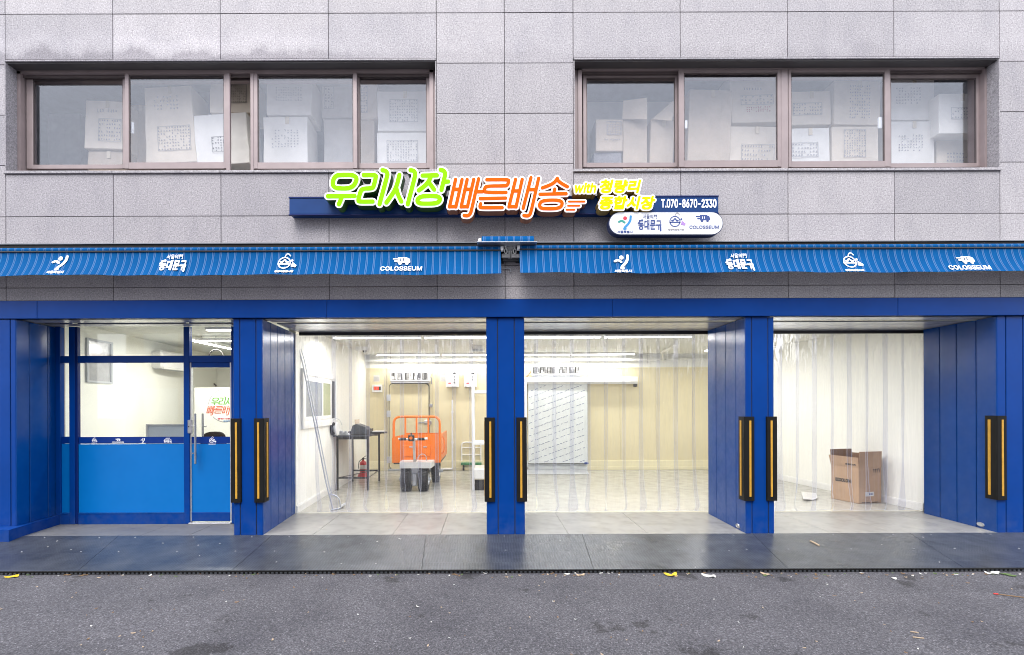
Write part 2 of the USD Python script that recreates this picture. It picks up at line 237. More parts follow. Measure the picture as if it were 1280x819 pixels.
floor_mat('stone_dark', (0.115, 0.115, 0.12), (0.17, 0.17, 0.172), 0.42)
def pane_mat(name, tint, refl, rough=0.02, bump=0.0, bs=(1, 1, 0.2), gcol=(1, 1, 1), haze=0.0):
    nodes = {'t': ('transparent_bsdf', {'color': tint}), 'gl': ('glossy_bsdf', {'roughness': rough, 'color': gcol}), 'f': ('layer_weight', {'blend': 0.5}), 'pw': ('math', {'math_type': 'power', 'value2': 5.0}), 'k': ('math', {'math_type': 'multiply_add', 'value2': 1 - refl, 'value3': refl, 'use_clamp': True}), 'm': ('mix_closure', {})}
    links = [('f.facing', 'pw.value1'), ('pw.value', 'k.value1'), ('k.value', 'm.fac'), ('t.BSDF', 'm.closure1'), ('gl.BSDF', 'm.closure2')]
    if bump:
        # soft waves all over, sharper creases where the strips are clamped at the top
        nodes |= {'g': ('geometry', {}), 'mp': ('mapping', {'scale': bs}), 'n': ('noise_texture', {'scale': 9, 'detail': 3}), 'b': ('bump', {'strength': bump, 'distance': 0.02}),
                  's': ('separate_xyz', {}), 'mz': ('map_range', {'from_min': 1.95, 'from_max': 2.55, 'to_min': 0.0, 'to_max': 1.0, 'clamp': True}), 'mp2': ('mapping', {'scale': (5.5, 1, 0.9)}), 'n2': ('noise_texture', {'scale': 5, 'detail': 4, 'distortion': 1.2}),
                  'x': ('math', {'math_type': 'multiply'}), 'ad': ('math', {'math_type': 'add'})}
        links += [('g.position', 'mp.vector'), ('mp.vector', 'n.vector'), ('g.position', 's.vector'), ('s.z', 'mz.value'), ('g.position', 'mp2.vector'), ('mp2.vector', 'n2.vector'), ('n2.fac', 'x.value1'), ('mz.result', 'x.value2'), ('n.fac', 'ad.value1'), ('x.value', 'ad.value2'), ('ad.value', 'b.height'), ('b.normal', 'gl.normal')]
    if haze:                                       # scratch haze in vertical wipes, plus white glare painted into the top creases
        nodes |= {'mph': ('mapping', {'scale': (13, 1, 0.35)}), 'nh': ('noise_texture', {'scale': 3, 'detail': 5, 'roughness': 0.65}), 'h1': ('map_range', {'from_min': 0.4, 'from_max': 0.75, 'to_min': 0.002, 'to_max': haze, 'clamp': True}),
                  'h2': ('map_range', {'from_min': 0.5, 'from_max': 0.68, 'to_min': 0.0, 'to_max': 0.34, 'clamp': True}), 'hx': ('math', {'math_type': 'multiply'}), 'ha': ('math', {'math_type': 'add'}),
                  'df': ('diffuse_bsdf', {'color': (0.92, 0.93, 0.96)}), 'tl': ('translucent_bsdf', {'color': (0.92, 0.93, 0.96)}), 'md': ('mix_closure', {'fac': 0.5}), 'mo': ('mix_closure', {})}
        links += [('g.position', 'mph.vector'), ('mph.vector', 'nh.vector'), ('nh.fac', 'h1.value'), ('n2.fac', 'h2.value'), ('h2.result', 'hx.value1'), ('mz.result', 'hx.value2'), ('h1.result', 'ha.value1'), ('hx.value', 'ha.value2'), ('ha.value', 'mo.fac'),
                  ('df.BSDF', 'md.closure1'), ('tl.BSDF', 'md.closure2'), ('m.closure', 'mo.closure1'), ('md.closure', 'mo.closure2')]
    usdkit.material(stage, '/World/Looks/' + name, nodes, links, surface='mo.closure' if haze else 'm.closure')
pane_mat('window_glass', (0.95, 0.96, 0.98), 0.075, 0.015, 0.0, gcol=(.93, .95, 1.0))
pane_mat('shop_glass', (0.975, 0.98, 0.978), 0.045)
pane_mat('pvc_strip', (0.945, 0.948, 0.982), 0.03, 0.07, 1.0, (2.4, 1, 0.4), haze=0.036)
usdkit.material(stage, '/World/Looks/pvc_edge', {'t': ('transparent_bsdf', {'color': (0.93, 0.94, 0.97)}), 'd': ('principled_bsdf', {'base_color': (0.78, 0.80, 0.88), 'roughness': 0.15}), 'm': ('mix_closure', {'fac': 0.45})}, [('t.BSDF', 'm.closure1'), ('d.BSDF', 'm.closure2')], surface='m.closure')
usdkit.material(stage, '/World/Looks/frosted', {'t': ('transparent_bsdf', {'color': (0.8, 0.85, 0.9)}), 'd': ('diffuse_bsdf', {'color': (0.6, 0.66, 0.72)}), 'm': ('mix_closure', {'fac': 0.75})}, [('t.BSDF', 'm.closure1'), ('d.BSDF', 'm.closure2')], surface='m.closure')

# ---------------------------------------------------------------- building blocks
used = {}
def path_of(name, parent):
    base = '/World' if parent is None else str(parent.GetPath())
    k = (base, name); n = used.get(k, 0); used[k] = n + 1
    return f'{base}/{name}' + (f'_{n:03d}' if n else '')
def tag(p, label=None, cat=None, group=None, kind=None):
    for k, v in (('label', label), ('category', cat), ('group', group), ('kind', kind)):
        if v: p.SetCustomDataByKey(k, v)
    return p
def thing(name, label, cat, group=None, loc=None, kind=None):
    x = UsdGeom.Xform.Define(stage, path_of(name, None))
    if loc is not None: x.AddTranslateOp().Set(Gf.Vec3d(*map(float, loc)))
    return tag(x.GetPrim(), label, cat, group, kind)
def origin(p):
    x = np.zeros(3); q = p
    while q and q.IsA(UsdGeom.Xformable):
        m = UsdGeom.Xformable(q).GetLocalTransformation(); x += np.array(m.ExtractTranslation()); q = q.GetParent()
    return x
def part(name, mesh, mat, parent=None, smooth=False, label=None, **kw):
    if isinstance(mesh, (list, tuple)) and not isinstance(mesh[0], np.ndarray): mesh = trimesh.util.concatenate([m for m in mesh if m is not None])
    if parent is not None:
        o = origin(parent)
        if np.abs(o).max() > 0: mesh = mesh.copy(); mesh.apply_translation(-o)
    m = usdkit.mesh(stage, path_of(name, parent), mesh, M(mat), smooth=smooth)
    return tag(m.GetPrim(), label, **kw)
def struct(name, mesh, mat, label, smooth=False):
    return part(name, mesh, mat, None, smooth, label, kind='structure')
def bx(x0, x1, y0, y1, z0, z1, bev=0.0):
    x0, x1, y0, y1, z0, z1 = min(x0, x1), max(x0, x1), min(y0, y1), max(y0, y1), min(z0, z1), max(z0, z1)
    if bev <= 0:
        m = trimesh.creation.box((x1 - x0, y1 - y0, z1 - z0)); m.apply_translation(((x0 + x1) / 2, (y0 + y1) / 2, (z0 + z1) / 2)); return m
    b = min(bev, (x1 - x0) / 3, (y1 - y0) / 3, (z1 - z0) / 3); P = []
    for a, c in ((x0, b), (x1, -b)):
        for d, e in ((y0, b), (y1, -b)):
            for g, h in ((z0, b), (z1, -b)): P += [(a, d + e, g + h), (a + c, d, g + h), (a + c, d + e, g)]
    return trimesh.convex.convex_hull(np.array(P))
def quadprism(pts, z0, z1):
    """vertical prism over a plan polygon"""
    return ex(Polygon([(p[0], p[1]) for p in pts]), z0, z1, 'xy')
def ex(poly, a, b, plane='xz'):
    """extrudes a polygon; xz: from y=a to y=b; xy: from z=a to z=b; yz: from x=a to x=b"""
    out = []
    for g in getattr(poly, 'geoms', [poly]):
        if g.is_empty or g.area < 1e-9 or g.geom_type != 'Polygon': continue
        try: m = trimesh.creation.extrude_polygon(g, abs(b - a), engine='earcut')
        except Exception: continue
        v = np.array(m.vertices); lo = min(a, b)
        if plane == 'xz': v = np.stack([v[:, 0], lo + v[:, 2], v[:, 1]], 1); f = m.faces[:, ::-1]
        elif plane == 'xy': v = v + [0, 0, lo]; f = m.faces
        else: v = np.stack([lo + v[:, 2], v[:, 0], v[:, 1]], 1); f = m.faces
        out.append(trimesh.Trimesh(v, f, process=False))
    return trimesh.util.concatenate(out)
def tube(pts, r, n=8, closed=False):
    pts = np.array(pts, float); 
    if closed: pts = np.vstack([pts, pts[:1]])
    t = np.gradient(pts, axis=0); t /= np.linalg.norm(t, axis=1, keepdims=True) + 1e-12
    up = np.array([0, 0, 1.0]) if abs(t[0][2]) < 0.9 else np.array([1.0, 0, 0])
    rings = []; u = np.cross(t[0], up); u /= np.linalg.norm(u)
    for p, d in zip(pts, t):
        u = u - d * (u @ d); u /= np.linalg.norm(u) + 1e-12; w = np.cross(d, u)
        a = np.arange(n) / n * 2 * np.pi
        rings.append(p + r * (np.cos(a)[:, None] * u + np.sin(a)[:, None] * w))
    v = np.vstack(rings); f = []
    for i in range(len(pts) - 1):
        for k in range(n):
            a, b = i * n + k, i * n + (k + 1) % n; f += [(a, a + n, b + n), (a, b + n, b)]
    if not closed:
        v = np.vstack([v, pts[:1], pts[-1:]]); e = len(v)
        for k in range(n): f += [(e - 2, k, (k + 1) % n), (e - 1, (len(pts) - 1) * n + (k + 1) % n, (len(pts) - 1) * n + k)]
    m = trimesh.Trimesh(v, np.array(f)[:, ::-1], process=False); 
    return m
def bend(pts, r=0.05, k=5):
    """rounds the corners of a polyline"""
    pts = [np.array(p, float) for p in pts]; out = [pts[0]]
    for a, b, c in zip(pts, pts[1:], pts[2:]):
        d, e = min(r, np.linalg.norm(a - b) / 2.01), min(r, np.linalg.norm(c - b) / 2.01)
        p, q = b + (a - b) / np.linalg.norm(a - b) * d, b + (c - b) / np.linalg.norm(c - b) * e
        out += [(1 - t) ** 2 * p + 2 * t * (1 - t) * b + t * t * q for t in np.linspace(0, 1, k)]
    return np.array(out + [pts[-1]])
def cyl(p, q, r, n=20):
    p, q = np.array(p, float), np.array(q, float); m = trimesh.creation.cylinder(radius=r, segment=(p, q), sections=n); return m
def lathe(prof, c, n=24, axis='z'):
    """revolves (radius, height) pairs about an axis through c"""
    m = trimesh.creation.revolve(np.array(prof, float), sections=n)
    if axis == 'x': m.apply_transform(trimesh.transformations.rotation_matrix(np.pi / 2, [0, 1, 0]))
    if axis == 'y': m.apply_transform(trimesh.transformations.rotation_matrix(np.pi / 2, [1, 0, 0]))
    m.apply_translation(c); return m
# strokes and lettering, as shapely areas
def chaikin(p, closed, n=2):
    p = np.array(p, float)
    for _ in range(n):
        q = np.roll(p, -1, 0) if closed else p[1:]; s = p if closed else p[:-1]
        new = np.stack([0.75 * s + 0.25 * q, 0.25 * s + 0.75 * q], 1).reshape(-1, 2)
        p = new if closed else np.vstack([p[:1], new, p[-1:]])
    return p
def stroke(pts, w, closed=False, n=2):
    if len(pts) == 1: return Point(pts[0]).buffer(w / 2, 8)
    p = chaikin(pts, closed, n) if len(pts) > 2 else pts
    return (LinearRing(p) if closed else LineString(p)).buffer(w / 2, quad_segs=6)
FONT = {}
def text(s, h, cjk=False, bold=0.0, tol=0.6):
    """lettering as an area: left end of the base line at the origin, capitals h tall"""
    from PIL import Image, ImageDraw, ImageFont
    if (cjk, 96) not in FONT:
        FONT[cjk, 96] = ImageFont.truetype(glob.glob('/opt/blender-*/*/datafiles/fonts/' + ('Noto Sans CJK Regular.woff2' if cjk else 'Inter.woff2'))[0], 96)
    f = FONT[cjk, 96]; x0, y0, x1, y1 = f.getbbox(s, anchor='ls')
    im = Image.new('L', (x1 - x0 + 8, y1 - y0 + 8)); ImageDraw.Draw(im).text((4 - x0, 4 - y0), s, 255, f, anchor='ls')
    on = np.pad(np.asarray(im) > 127, ((0, 0), (1, 1))).astype(np.int8); d = np.diff(on, axis=1)
    rows, st = np.nonzero(d == 1); en = np.nonzero(d == -1)[1]
    g = shapely.union_all(shapely.box(st, -rows - 1, en, -rows)).buffer(0.6 + bold).buffer(-0.6).simplify(tol)
    k = h / (80.0 if cjk else 70.0)
    return affinity.affine_transform(g, [k, 0, 0, k, (x0 - 4) * k, (4 - y0) * k])
def fit(g, x0, x1, z0, z1, shear=0.0):
    """moves and stretches an area into a box"""
    if shear: g = affinity.affine_transform(g, [1, shear, 0, 1, 0, 0])
    a, b, c, d = g.bounds; sx, sz = (x1 - x0) / (c - a), (z1 - z0) / (d - b)
    return affinity.affine_transform(g, [sx, 0, 0, sz, x0 - a * sx, z0 - b * sz])
def px_fit(g, px0, px1, py0, py1, Y, shear=0.0):
    a, b = W(px0, py1, Y), W(px1, py0, Y); return fit(g, a[0], b[0], a[2], b[2], shear)

# ================================================================ the ground
RZ = -0.12            # road level
RW = -1.05            # front edge of the ramp
struct('road', bx(-60, 60, -60, 0.0, RZ - 0.3, RZ), 'asphalt', 'grey worn asphalt road in front of the shop')
# ================================================================ granite building
bld = thing('granite_building', 'grey speckled granite building with two wide upper windows above the shop', 'building')
WL, WR = (7.7, 546.7), (718.3, 1250.7)          # window openings, measured
wz0, wz1 = Z(212.5), Z(73.0)
cols = [-130, 8, 142.5, 277, 412, 547, 632, 718, 852, 986, 1119, 1251, 1385]
cols = [cols[0] - 270, cols[0] - 135] + cols + [cols[-1] + 135]
rows = [-112, -48, 16, 79, 142, 205, 269, 332, 358, 374.6]
backing = [bx(X(cols[0]), X(cols[-1]), 0.024, 0.16, Z(375), Z(212.5))]
for a, b in ((cols[0], WL[0]), (WL[1], WR[0]), (WR[1], cols[-1])): backing.append(bx(X(a), X(b), 0.024, 0.16, wz0, wz1))
backing.append(bx(X(cols[0]), X(cols[-1]), 0.024, 0.16, wz1, Z(-112)))
part('wall', backing, 'joint_grey', bld)
def in_win(a, b): 
    m = (a + b) / 2; return WL[0] - 2 < m < WL[1] + 3 or WR[0] - 2 < m < WR[1] + 2
GR = ['granite_a', 'granite_b', 'granite_c']
g = 0.0038
for a, b in zip(cols, cols[1:]):
    rr = rows
    if in_win(a, b): rr = [-112, -48, 16, 73.0, None, 216, 269, 332, 358, 374.6]
    for c, d in zip(rr, rr[1:]):
        if c is None or d is None: continue
        j = rnd.uniform(-0.0012, 0.0012)
        part('stone_panel', bx(X(a) + g, X(b) - g, j, 0.03, Z(d) + g, Z(c) - g, 0.002), GR[rnd.choice((0, 0, 1, 2))], bld)
# opening linings, lips and sills
for (a, b), nm in ((WL, 'left'), (WR, 'right')):
    x0, x1 = X(a), X(b)
    t = 0.035
    part('window_head', [bx(x0 + 0.004, x1 - 0.004, 0.012, 0.30, wz1 - t, wz1 - 0.003)], 'head_metal', bld)
    part('window_lip', bx(x0 + 0.004, x1 - 0.004, -0.006, 0.0115, wz1 - t * .6, wz1 - 0.003, .002), 'granite_c', bld)
    part('window_jamb', bx(x0 - 0.0, x0 + t * .35, -0.006, 0.30, wz0 + 0.004, wz1 - t - 0.002), 'granite_b', bld)
    part('window_jamb', bx(x1 - t * .35, x1, -0.006, 0.30, wz0 + 0.004, wz1 - t - 0.002), 'granite_b', bld)
    n = 4
    for i in range(n):
        u, v = x0 - 0.01 + (x1 - x0 + 0.02) * i / n, x0 - 0.01 + (x1 - x0 + 0.02) * (i + 1) / n
        part('window_sill', bx(u + 0.002, v - 0.002, -0.022, 0.30, wz0 - 0.032, wz0, 0.003), 'granite_c', bld)

# the windows
def upper_window(frame, sashes, mull):
    """frame = (x0, x1, top, bottom) at the plane 0.2; sashes = (x0, x1, top, bottom, Y, glass x0, x1, top, bottom)"""
    x0, x1, zt, zb = X(frame[0], .14), X(frame[1], .14), Z(frame[2], .14), wz0
    w = part('window', [bx(x0, x1, 0.14, 0.36, zt - 0.03, zt + 0.05), bx(x0, x1, 0.14, 0.36, zb, zb + 0.028), bx(x0, x0 + 0.05, 0.14, 0.36, zb, zt), bx(x1 - 0.05, x1, 0.14, 0.36, zb, zt),
                       bx(x0 - 0.05, x0 + 0.002, 0.165, 0.30, zb, zt + 0.08), bx(x1 - 0.002, x1 + 0.05, 0.165, 0.30, zb, zt + 0.08), bx(x0 - 0.05, x1 + 0.05, 0.155, 0.30, zt + 0.045, zt + 0.14)], 'bronze_frame', bld)
    part('track', [bx(x0 + 0.05, x1 - 0.05, 0.175, 0.19, zt - 0.06, zt - 0.03), bx(x0 + 0.05, x1 - 0.05, 0.24, 0.25, zt - 0.06, zt - 0.03), bx(x0 + 0.05, x1 - 0.05, 0.18, 0.19, zb + 0.028, zb + 0.045)], 'bronze_dark', w)
    for a in mull: part('mullion', bx(X(a[0], .14), X(a[1], .14), 0.14, 0.175, zb, zt - 0.03, 0.004), 'bronze_frame', w)
    for s in sashes:
        Y = s[4]; a, b = W(s[0], s[3], Y), W(s[1], s[2], Y); c, d = W(s[5], s[8], Y), W(s[6], s[7], Y)
        zl = max(a[2], zb + 0.03)
        sh = part('sash', [bx(a[0], c[0], Y, Y + 0.035, zl, b[2], 0.004), bx(d[0], b[0], Y, Y + 0.035, zl, b[2], 0.004), bx(c[0], d[0], Y + 0.003, Y + 0.034, d[2], b[2] - 0.001), bx(c[0], d[0], Y + 0.003, Y + 0.034, zl + 0.001, c[2])], 'bronze_frame', w)
        part('gasket', [bx(c[0] - 0.001, c[0] + 0.008, Y + 0.008, Y + 0.028, c[2], d[2]), bx(d[0] - 0.008, d[0] + 0.001, Y + 0.008, Y + 0.028, c[2], d[2]), bx(c[0], d[0], Y + 0.008, Y + 0.028, d[2] - 0.012, d[2] + 0.001)], 'bronze_dark', w)
        part('pane', bx(c[0], d[0], Y + 0.015, Y + 0.020, c[2], d[2]), 'window_glass', w)
    return w
lw = upper_window((22, 543, 87, 211), [(33, 157, 91, 211, .205, 41, 153, 98, 206), (156, 284, 87.5, 211, .146, 161, 279.5, 92.5, 203), (317, 446, 86.5, 211, .146, 322, 441, 92, 203), (446, 540, 89, 210.5, .205, 449.5, 533, 95.5, 204)], [(283.5, 288.5), (314, 318)])
rw = upper_window((724, 1237, 85, 210), [(729, 850, 88, 209, .205, 733.5, 844, 96.5, 203.5), (849, 978, 84.5, 209, .146, 855.5, 972, 90.5, 200.5), (986, 1113, 84.5, 209, .146, 989.5, 1106, 90, 201.5), (1112, 1229, 88, 209, .205, 1114, 1221, 97, 204)], [(978, 986.5)])
for w, (a, b, z0, z1) in ((lw, (163, 166, 152, 166)), (rw, (856.5, 859.5, 150, 160)), (rw, (1099, 1103, 146, 160))):
    p, q = W(a, z1, .186), W(b, z0, .186)
    part('latch', bx(p[0], q[0], 0.19, 0.215, p[2], q[2], 0.004), 'white_plastic', w)
# the store room behind the windows
sx0, sx1 = X(cols[0]) + 0.2, X(cols[-1]) - 0.2
sz0, sz1 = wz0 - 0.06, wz1 + 0.25
struct('storage_room', [bx(sx0, sx1, 0.37, 3.2, sz0 - 0.1, sz0), bx(sx0, sx1, 0.37, 3.2, sz1, sz1 + 0.1), bx(sx0, sx1, 3.2, 3.3, sz0, sz1), bx(sx0 - .1, sx0, 0.37, 3.3, sz0, sz1), bx(sx1, sx1 + .1, 0.37, 3.3, sz0, sz1), bx(X(560, .4), X(705, .4), 0.37, 3.2, sz0, sz1)],
       'storage_wall', 'dim grey store room behind the upper windows')
# ================================================================ cartons piled behind the upper windows
def marks(x0, x1, z0, z1, nx, nz, y, seed, fill=0.8, frame=True, s=0.55):
    """a printed table: thin frame and rows of small brush-like marks"""
    r = random.Random(seed); out = []; e = 0.0036; nx, nz = int(nx * 1.5 + .5), int(nz * 1.4 + .5)
    if frame: out += [sbox(x0, z0, x1, z0 + e), sbox(x0, z1 - e, x1, z1), sbox(x0, z0, x0 + e, z1), sbox(x1 - e, z0, x1, z1)]
    cw, ch = (x1 - x0) / nx, (z1 - z0) / nz
    for i in range(nx):
        for k in range(nz):
            if r.random() > fill: continue
            cx, cz = x0 + (i + .5) * cw, z0 + (k + .5) * ch; w, h = cw * s * .5, ch * s * .5
            for _ in range(2):
                a = r.uniform(-w, w * .3); out.append(sbox(cx + a, cz - h * r.uniform(.2, 1), cx + a + e * 1.3, cz + h * r.uniform(.3, 1)))
            b = r.uniform(-h, h); out.append(sbox(cx - w, cz + b, cx + w * r.uniform(.4, 1), cz + b + e * 1.2))
    return ex(shapely.union_all(out), y - 0.0015, y + 0.0015)
def carton(label, px, Y, mat, depth=0.4, tilt=0.0, prints=(), flap=None, tape=True, ink='ink_grey', taper=0.0, down=None):
    x0, x1, y0, y1 = px; a, b = W(x0, y1, Y), W(x1, y0, Y)
    cx, cz = (a[0] + b[0]) / 2, (a[2] + b[2]) / 2
    z0 = a[2] if down is None else sz0
    t = thing('cardboard_box', label, 'cardboard box', 'cardboard boxes piled behind the upper windows', (cx, Y, z0))
    m = bx(a[0], b[0], Y, Y + depth, z0, b[2], 0.006).subdivide().subdivide(); v = np.array(m.vertices)
    v += (meshkit.fbm(v * 4 + hash(px[0]) % 17, 2)[:, None] - 0.5) * np.array([0.02, 0.03, 0.018])
    k = (v[:, 2] - cz) / max(b[2] - z0, 0.01); v[:, 0] += (v[:, 0] - cx) * taper * k
    R = trimesh.transformations.rotation_matrix(math.radians(tilt), [0, 1, 0], (cx, Y, z0))
    m = trimesh.Trimesh(v, m.faces, process=False); m.apply_transform(R)
    body = part('carton', m, mat, t)
    fy = lambda: Y - 0.009
    if tape:
        tx = cx + (b[0] - a[0]) * 0.05
        p = bx(tx - 0.025, tx + 0.025, fy(), fy() + 0.003, b[2] - 0.10, b[2] - 0.005); p.apply_transform(R); part('tape', p, 'tape', t)
    for i, (u0, v0, u1, v1, nx, nz, fr) in enumerate(prints):
        p = marks(a[0] + (b[0] - a[0]) * u0, a[0] + (b[0] - a[0]) * u1, b[2] - (b[2] - a[2]) * v1, b[2] - (b[2] - a[2]) * v0, nx, nz, fy(), int(px[0] * 7 + i), 0.82, fr)
        p.apply_transform(R); part('printed_table', p, ink if not isinstance(ink, tuple) else ink[i], t)
    if flap:
        (p0, p1, p2, p3) = [W(q[0], q[1], Y - 0.02 - 0.03 * i) for i, q in enumerate(flap)]
        vv = np.array([p0, p1, p2, p3]); vv = np.vstack([vv, vv + [0, 0.006, 0]])
        part('flap', trimesh.convex.convex_hull(vv), mat, t)
    return t
c = carton
c('cream box with faint print, behind the left end pane, upper of two', (105, 156, 126, 186), .62, 'carton_cream', tilt=2, prints=[(.3, .15, .8, .28, 5, 1, 0), (.35, .38, .9, .85, 6, 4, 1)])
c('low tan box under the cream box behind the left end pane', (110, 158, 189, 212), .66, 'carton_tan', down=1)
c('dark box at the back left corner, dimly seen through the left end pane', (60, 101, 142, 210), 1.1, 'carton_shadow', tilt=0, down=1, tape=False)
c('tall cream box leaning left, large printed table near its foot, second pane from the left', (184, 245, 108, 204), .5, 'carton_cream', tilt=-3, prints=[(.2, .12, .72, .32, 5, 3, 0), (.25, .52, .92, .84, 8, 6, 1)], ink='ink_grey', taper=-.08)
c('small brown box half hidden left of the tall leaning cream box', (163, 187, 131, 211), .85, 'carton_tan', down=1)
c('pale box with brown stain showing through the open window gap, lower one', (246, 312, 142, 206), .46, 'carton_white', tilt=-4, prints=[(.32, .45, .62, .75, 4, 4, 1)], ink='ink_black', tape=False)
c('printed beige box above the stained one in the open window gap', (262, 315, 95, 141), .52, 'carton_cream', tilt=0, prints=[(.5, .25, .88, .75, 5, 5, 1)], ink='ink_black')
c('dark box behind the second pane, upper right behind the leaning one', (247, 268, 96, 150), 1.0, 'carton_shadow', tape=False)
c('white printed box behind the third pane, upper of a stack of two', (333, 389, 95, 144), .6, 'carton_white', tilt=0.6, prints=[(.2, .28, .8, .66, 7, 4, 0)])
c('white printed box behind the third pane, lower of a stack of two', (330, 385, 146, 212), .58, 'carton_white', tilt=-0.6, prints=[(.18, .24, .82, .6, 6, 5, 0)], down=1)
c('narrow pale box at the right edge of the third pane', (402, 440, 96, 147), .9, 'carton_white', prints=[(.1, .2, .4, .8, 2, 6, 1)], tape=False)
c('tall pale box under the narrow one at the right edge of the third pane', (405, 444, 149, 212), .88, 'carton_white', down=1, tape=False)
c('pinkish box with side print, top left behind the fourth pane', (448, 471, 104, 148), .7, 'carton_cream', prints=[(.15, .1, .5, .85, 2, 7, 1)], tape=False)
c('grey brown box below the pinkish one behind the fourth pane', (447, 468, 150, 212), .74, 'carton_tan', down=1, tape=False)
c('white box with printed square behind the fourth pane, upper of two', (472, 535, 114, 164), .55, 'carton_white', prints=[(.24, .22, .8, .78, 8, 6, 1)])
c('white box with printed square behind the fourth pane, lower of two', (471, 535, 165.5, 212), .54, 'carton_white', prints=[(.2, .22, .8, .8, 8, 6, 1)], down=1, tape=False)
c('broad white sheet box standing behind the brown boxes, fifth pane', (733, 848, 127, 212), 1.0, 'carton_white', down=1, tape=False)
c('tan box with printed corner on the left of the fifth pane', (745, 778.5, 149, 189), .5, 'carton_tan', prints=[(.4, .08, .95, .5, 4, 4, 1), (.3, .6, .9, .7, 5, 1, 0)], tape=False)
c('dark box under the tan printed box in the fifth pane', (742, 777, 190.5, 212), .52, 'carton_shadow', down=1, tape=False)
c('plain brown box with raised flap in the middle of the fifth pane', (779, 809, 149, 212), .52, 'carton_tan', down=1, flap=((778, 149), (779, 126), (809, 122), (809, 149)), tape=False)
c('plain brown box with bent flaps at the right of the fifth pane', (811, 840, 149, 212), .5, 'carton_tan', tilt=2, down=1, flap=((815, 149), (841, 126), (845, 131), (840, 151)))
c('tall plain grey box with taped top behind the sixth pane', (858, 911, 112, 212), .5, 'carton_tan', tilt=2, down=1)
c('cream box with red lettering behind the sixth pane, top right', (914, 976, 93, 153), .56, 'carton_cream', tilt=-1.5, prints=[(.25, .26, .75, .36, 6, 1, 0), (.2, .44, .85, .64, 6, 2, 1), (.3, .68, .8, .80, 7, 2, 0)], ink=('ink_grey', 'ink_grey', 'ink_red'), taper=.08)
c('cream box with printed label behind the sixth pane, lower right', (910, 974, 158, 212), .54, 'carton_cream', tilt=1, prints=[(.24, .42, .88, .82, 8, 3, 1)], down=1, taper=-.05)
c('pale box with label print behind the seventh pane, upper left', (986, 1039, 114, 156), .58, 'carton_cream', tilt=-1, prints=[(.1, .36, .78, .72, 7, 3, 1)])
c('pale box with tall print behind the seventh pane, upper right', (1042, 1100, 101, 156), .56, 'carton_cream', tilt=1, prints=[(.32, .1, .78, .88, 6, 8, 0)])
c('pale box with label print behind the seventh pane, lower left', (985, 1038, 160, 212), .54, 'carton_white', tilt=-1, prints=[(.1, .36, .72, .7, 6, 3, 1)], down=1)
c('pale box with tall print behind the seventh pane, lower right', (1040, 1098, 158, 212), .55, 'carton_cream', prints=[(.25, .08, .72, .72, 6, 8, 1)], down=1, tape=False)
c('pale box with line print behind the last pane, upper left', (1112, 1168, 95, 150), .6, 'carton_white', prints=[(.12, .26, .7, .66, 6, 4, 0)])
c('pale box with square print behind the last pane, lower left', (1112, 1168, 151.5, 212), .58, 'carton_white', prints=[(.18, .28, .75, .64, 6, 4, 0)], down=1)
c('white box jutting forward behind the last pane, upper right', (1174, 1226, 117, 167), .45, 'carton_white', prints=[(.28, .35, .9, .65, 6, 3, 1)])
c('pale box in the lower right corner of the last pane', (1171, 1228, 169, 212), .62, 'carton_cream', prints=[(.2, .5, .8, .8, 6, 2, 0)], down=1, tape=False)

# ================================================================ logos (drawn about their own centre, one unit = one pixel of the photograph)
def logo_city(word=True):
    body = unary_union([stroke([(8.5, 9), (8, 3), (4.5, -2.5), (0.2, -6.5), (-1, -9)], 3.4), stroke([(0.2, -6.5), (1.2, -9)], 3)])
    arm = stroke([(-8.5, 1.2), (-4.5, 3.2), (-0.5, 0.2)], 3.0)
    head = Point(0.3, 6.4).buffer(2.8)
    w = affinity.translate(fit(text('서울특별시', 80, True, 3.0), -11, 11, -15.5, -11.5), 0, 0) if word else None
    return dict(body=body, arm=arm, head=head, word=w)
def logo_district():
    top = fit(text('서울의門', 80, True, .5), -10, 11, 5.5, 12)
    word = fit(text('동대문구', 80, True, 3.0), -17, 17.5, -11, 4.5)
    return unary_union([top, word, stroke([(-17, -1), (-14, 3), (-11, 4)], 2.0), stroke([(16, -4), (16.4, -12)], 2.2)])
def logo_market():
    ring = Point(-3, 0).buffer(8.4).difference(Point(-3, 0).buffer(7.0))
    roof = unary_union([sbox(-11.5, -2.3, 5.5, -0.7), stroke([(-8, 1.5), (-4.5, 2.2), (-3, 5.2), (-1.5, 2.2), (2, 1.5)], 1.7), sbox(-8, 0, 2, 1.5).difference(Point(-3, -0.4).buffer(2.2))])
    stalk = stroke([(-3, 8.5), (-1.5, 12.5), (1.5, 13), (4, 10)], 1.3)
    return ring, unary_union([roof]), stalk, Point(6.8, 3.4).buffer(1.5), Polygon([(7.5, 1.2), (13.5, -3.5), (12, -6.5), (6, -5)]), fit(text('청량리종합시장', 80, True, 4.0), -13.5, 11, -14, -11)
def logo_truck(word=True):
    van = unary_union([sbox(-4, -1, 4.6, 5.2), Polygon([(4.6, 4.6), (7.2, 4), (8.4, 1), (8.4, -1), (4.6, -1)]), Point(-1.6, -1.8).buffer(1.6), Point(5.2, -1.8).buffer(1.6), sbox(-9, 2.8, -3, 4.2), sbox(-7.5, 0.2, -3, 1.6)])
    van = van.difference(unary_union([sbox(-1.7, .4, -0.6, 4.0), sbox(.9, .4, 2.0, 4.0)]))
    van = affinity.translate(affinity.scale(van, 1.3, 1.3, origin=(0, -1)), 0, 1.2)
    return van, fit(text('COLOSSEUM', 70, False, 2.2), -27, 27, -11.5, -5.2) if word else None
def place(gm, cx, cz, k): return affinity.affine_transform(gm, [k, 0, 0, k, cx, cz])

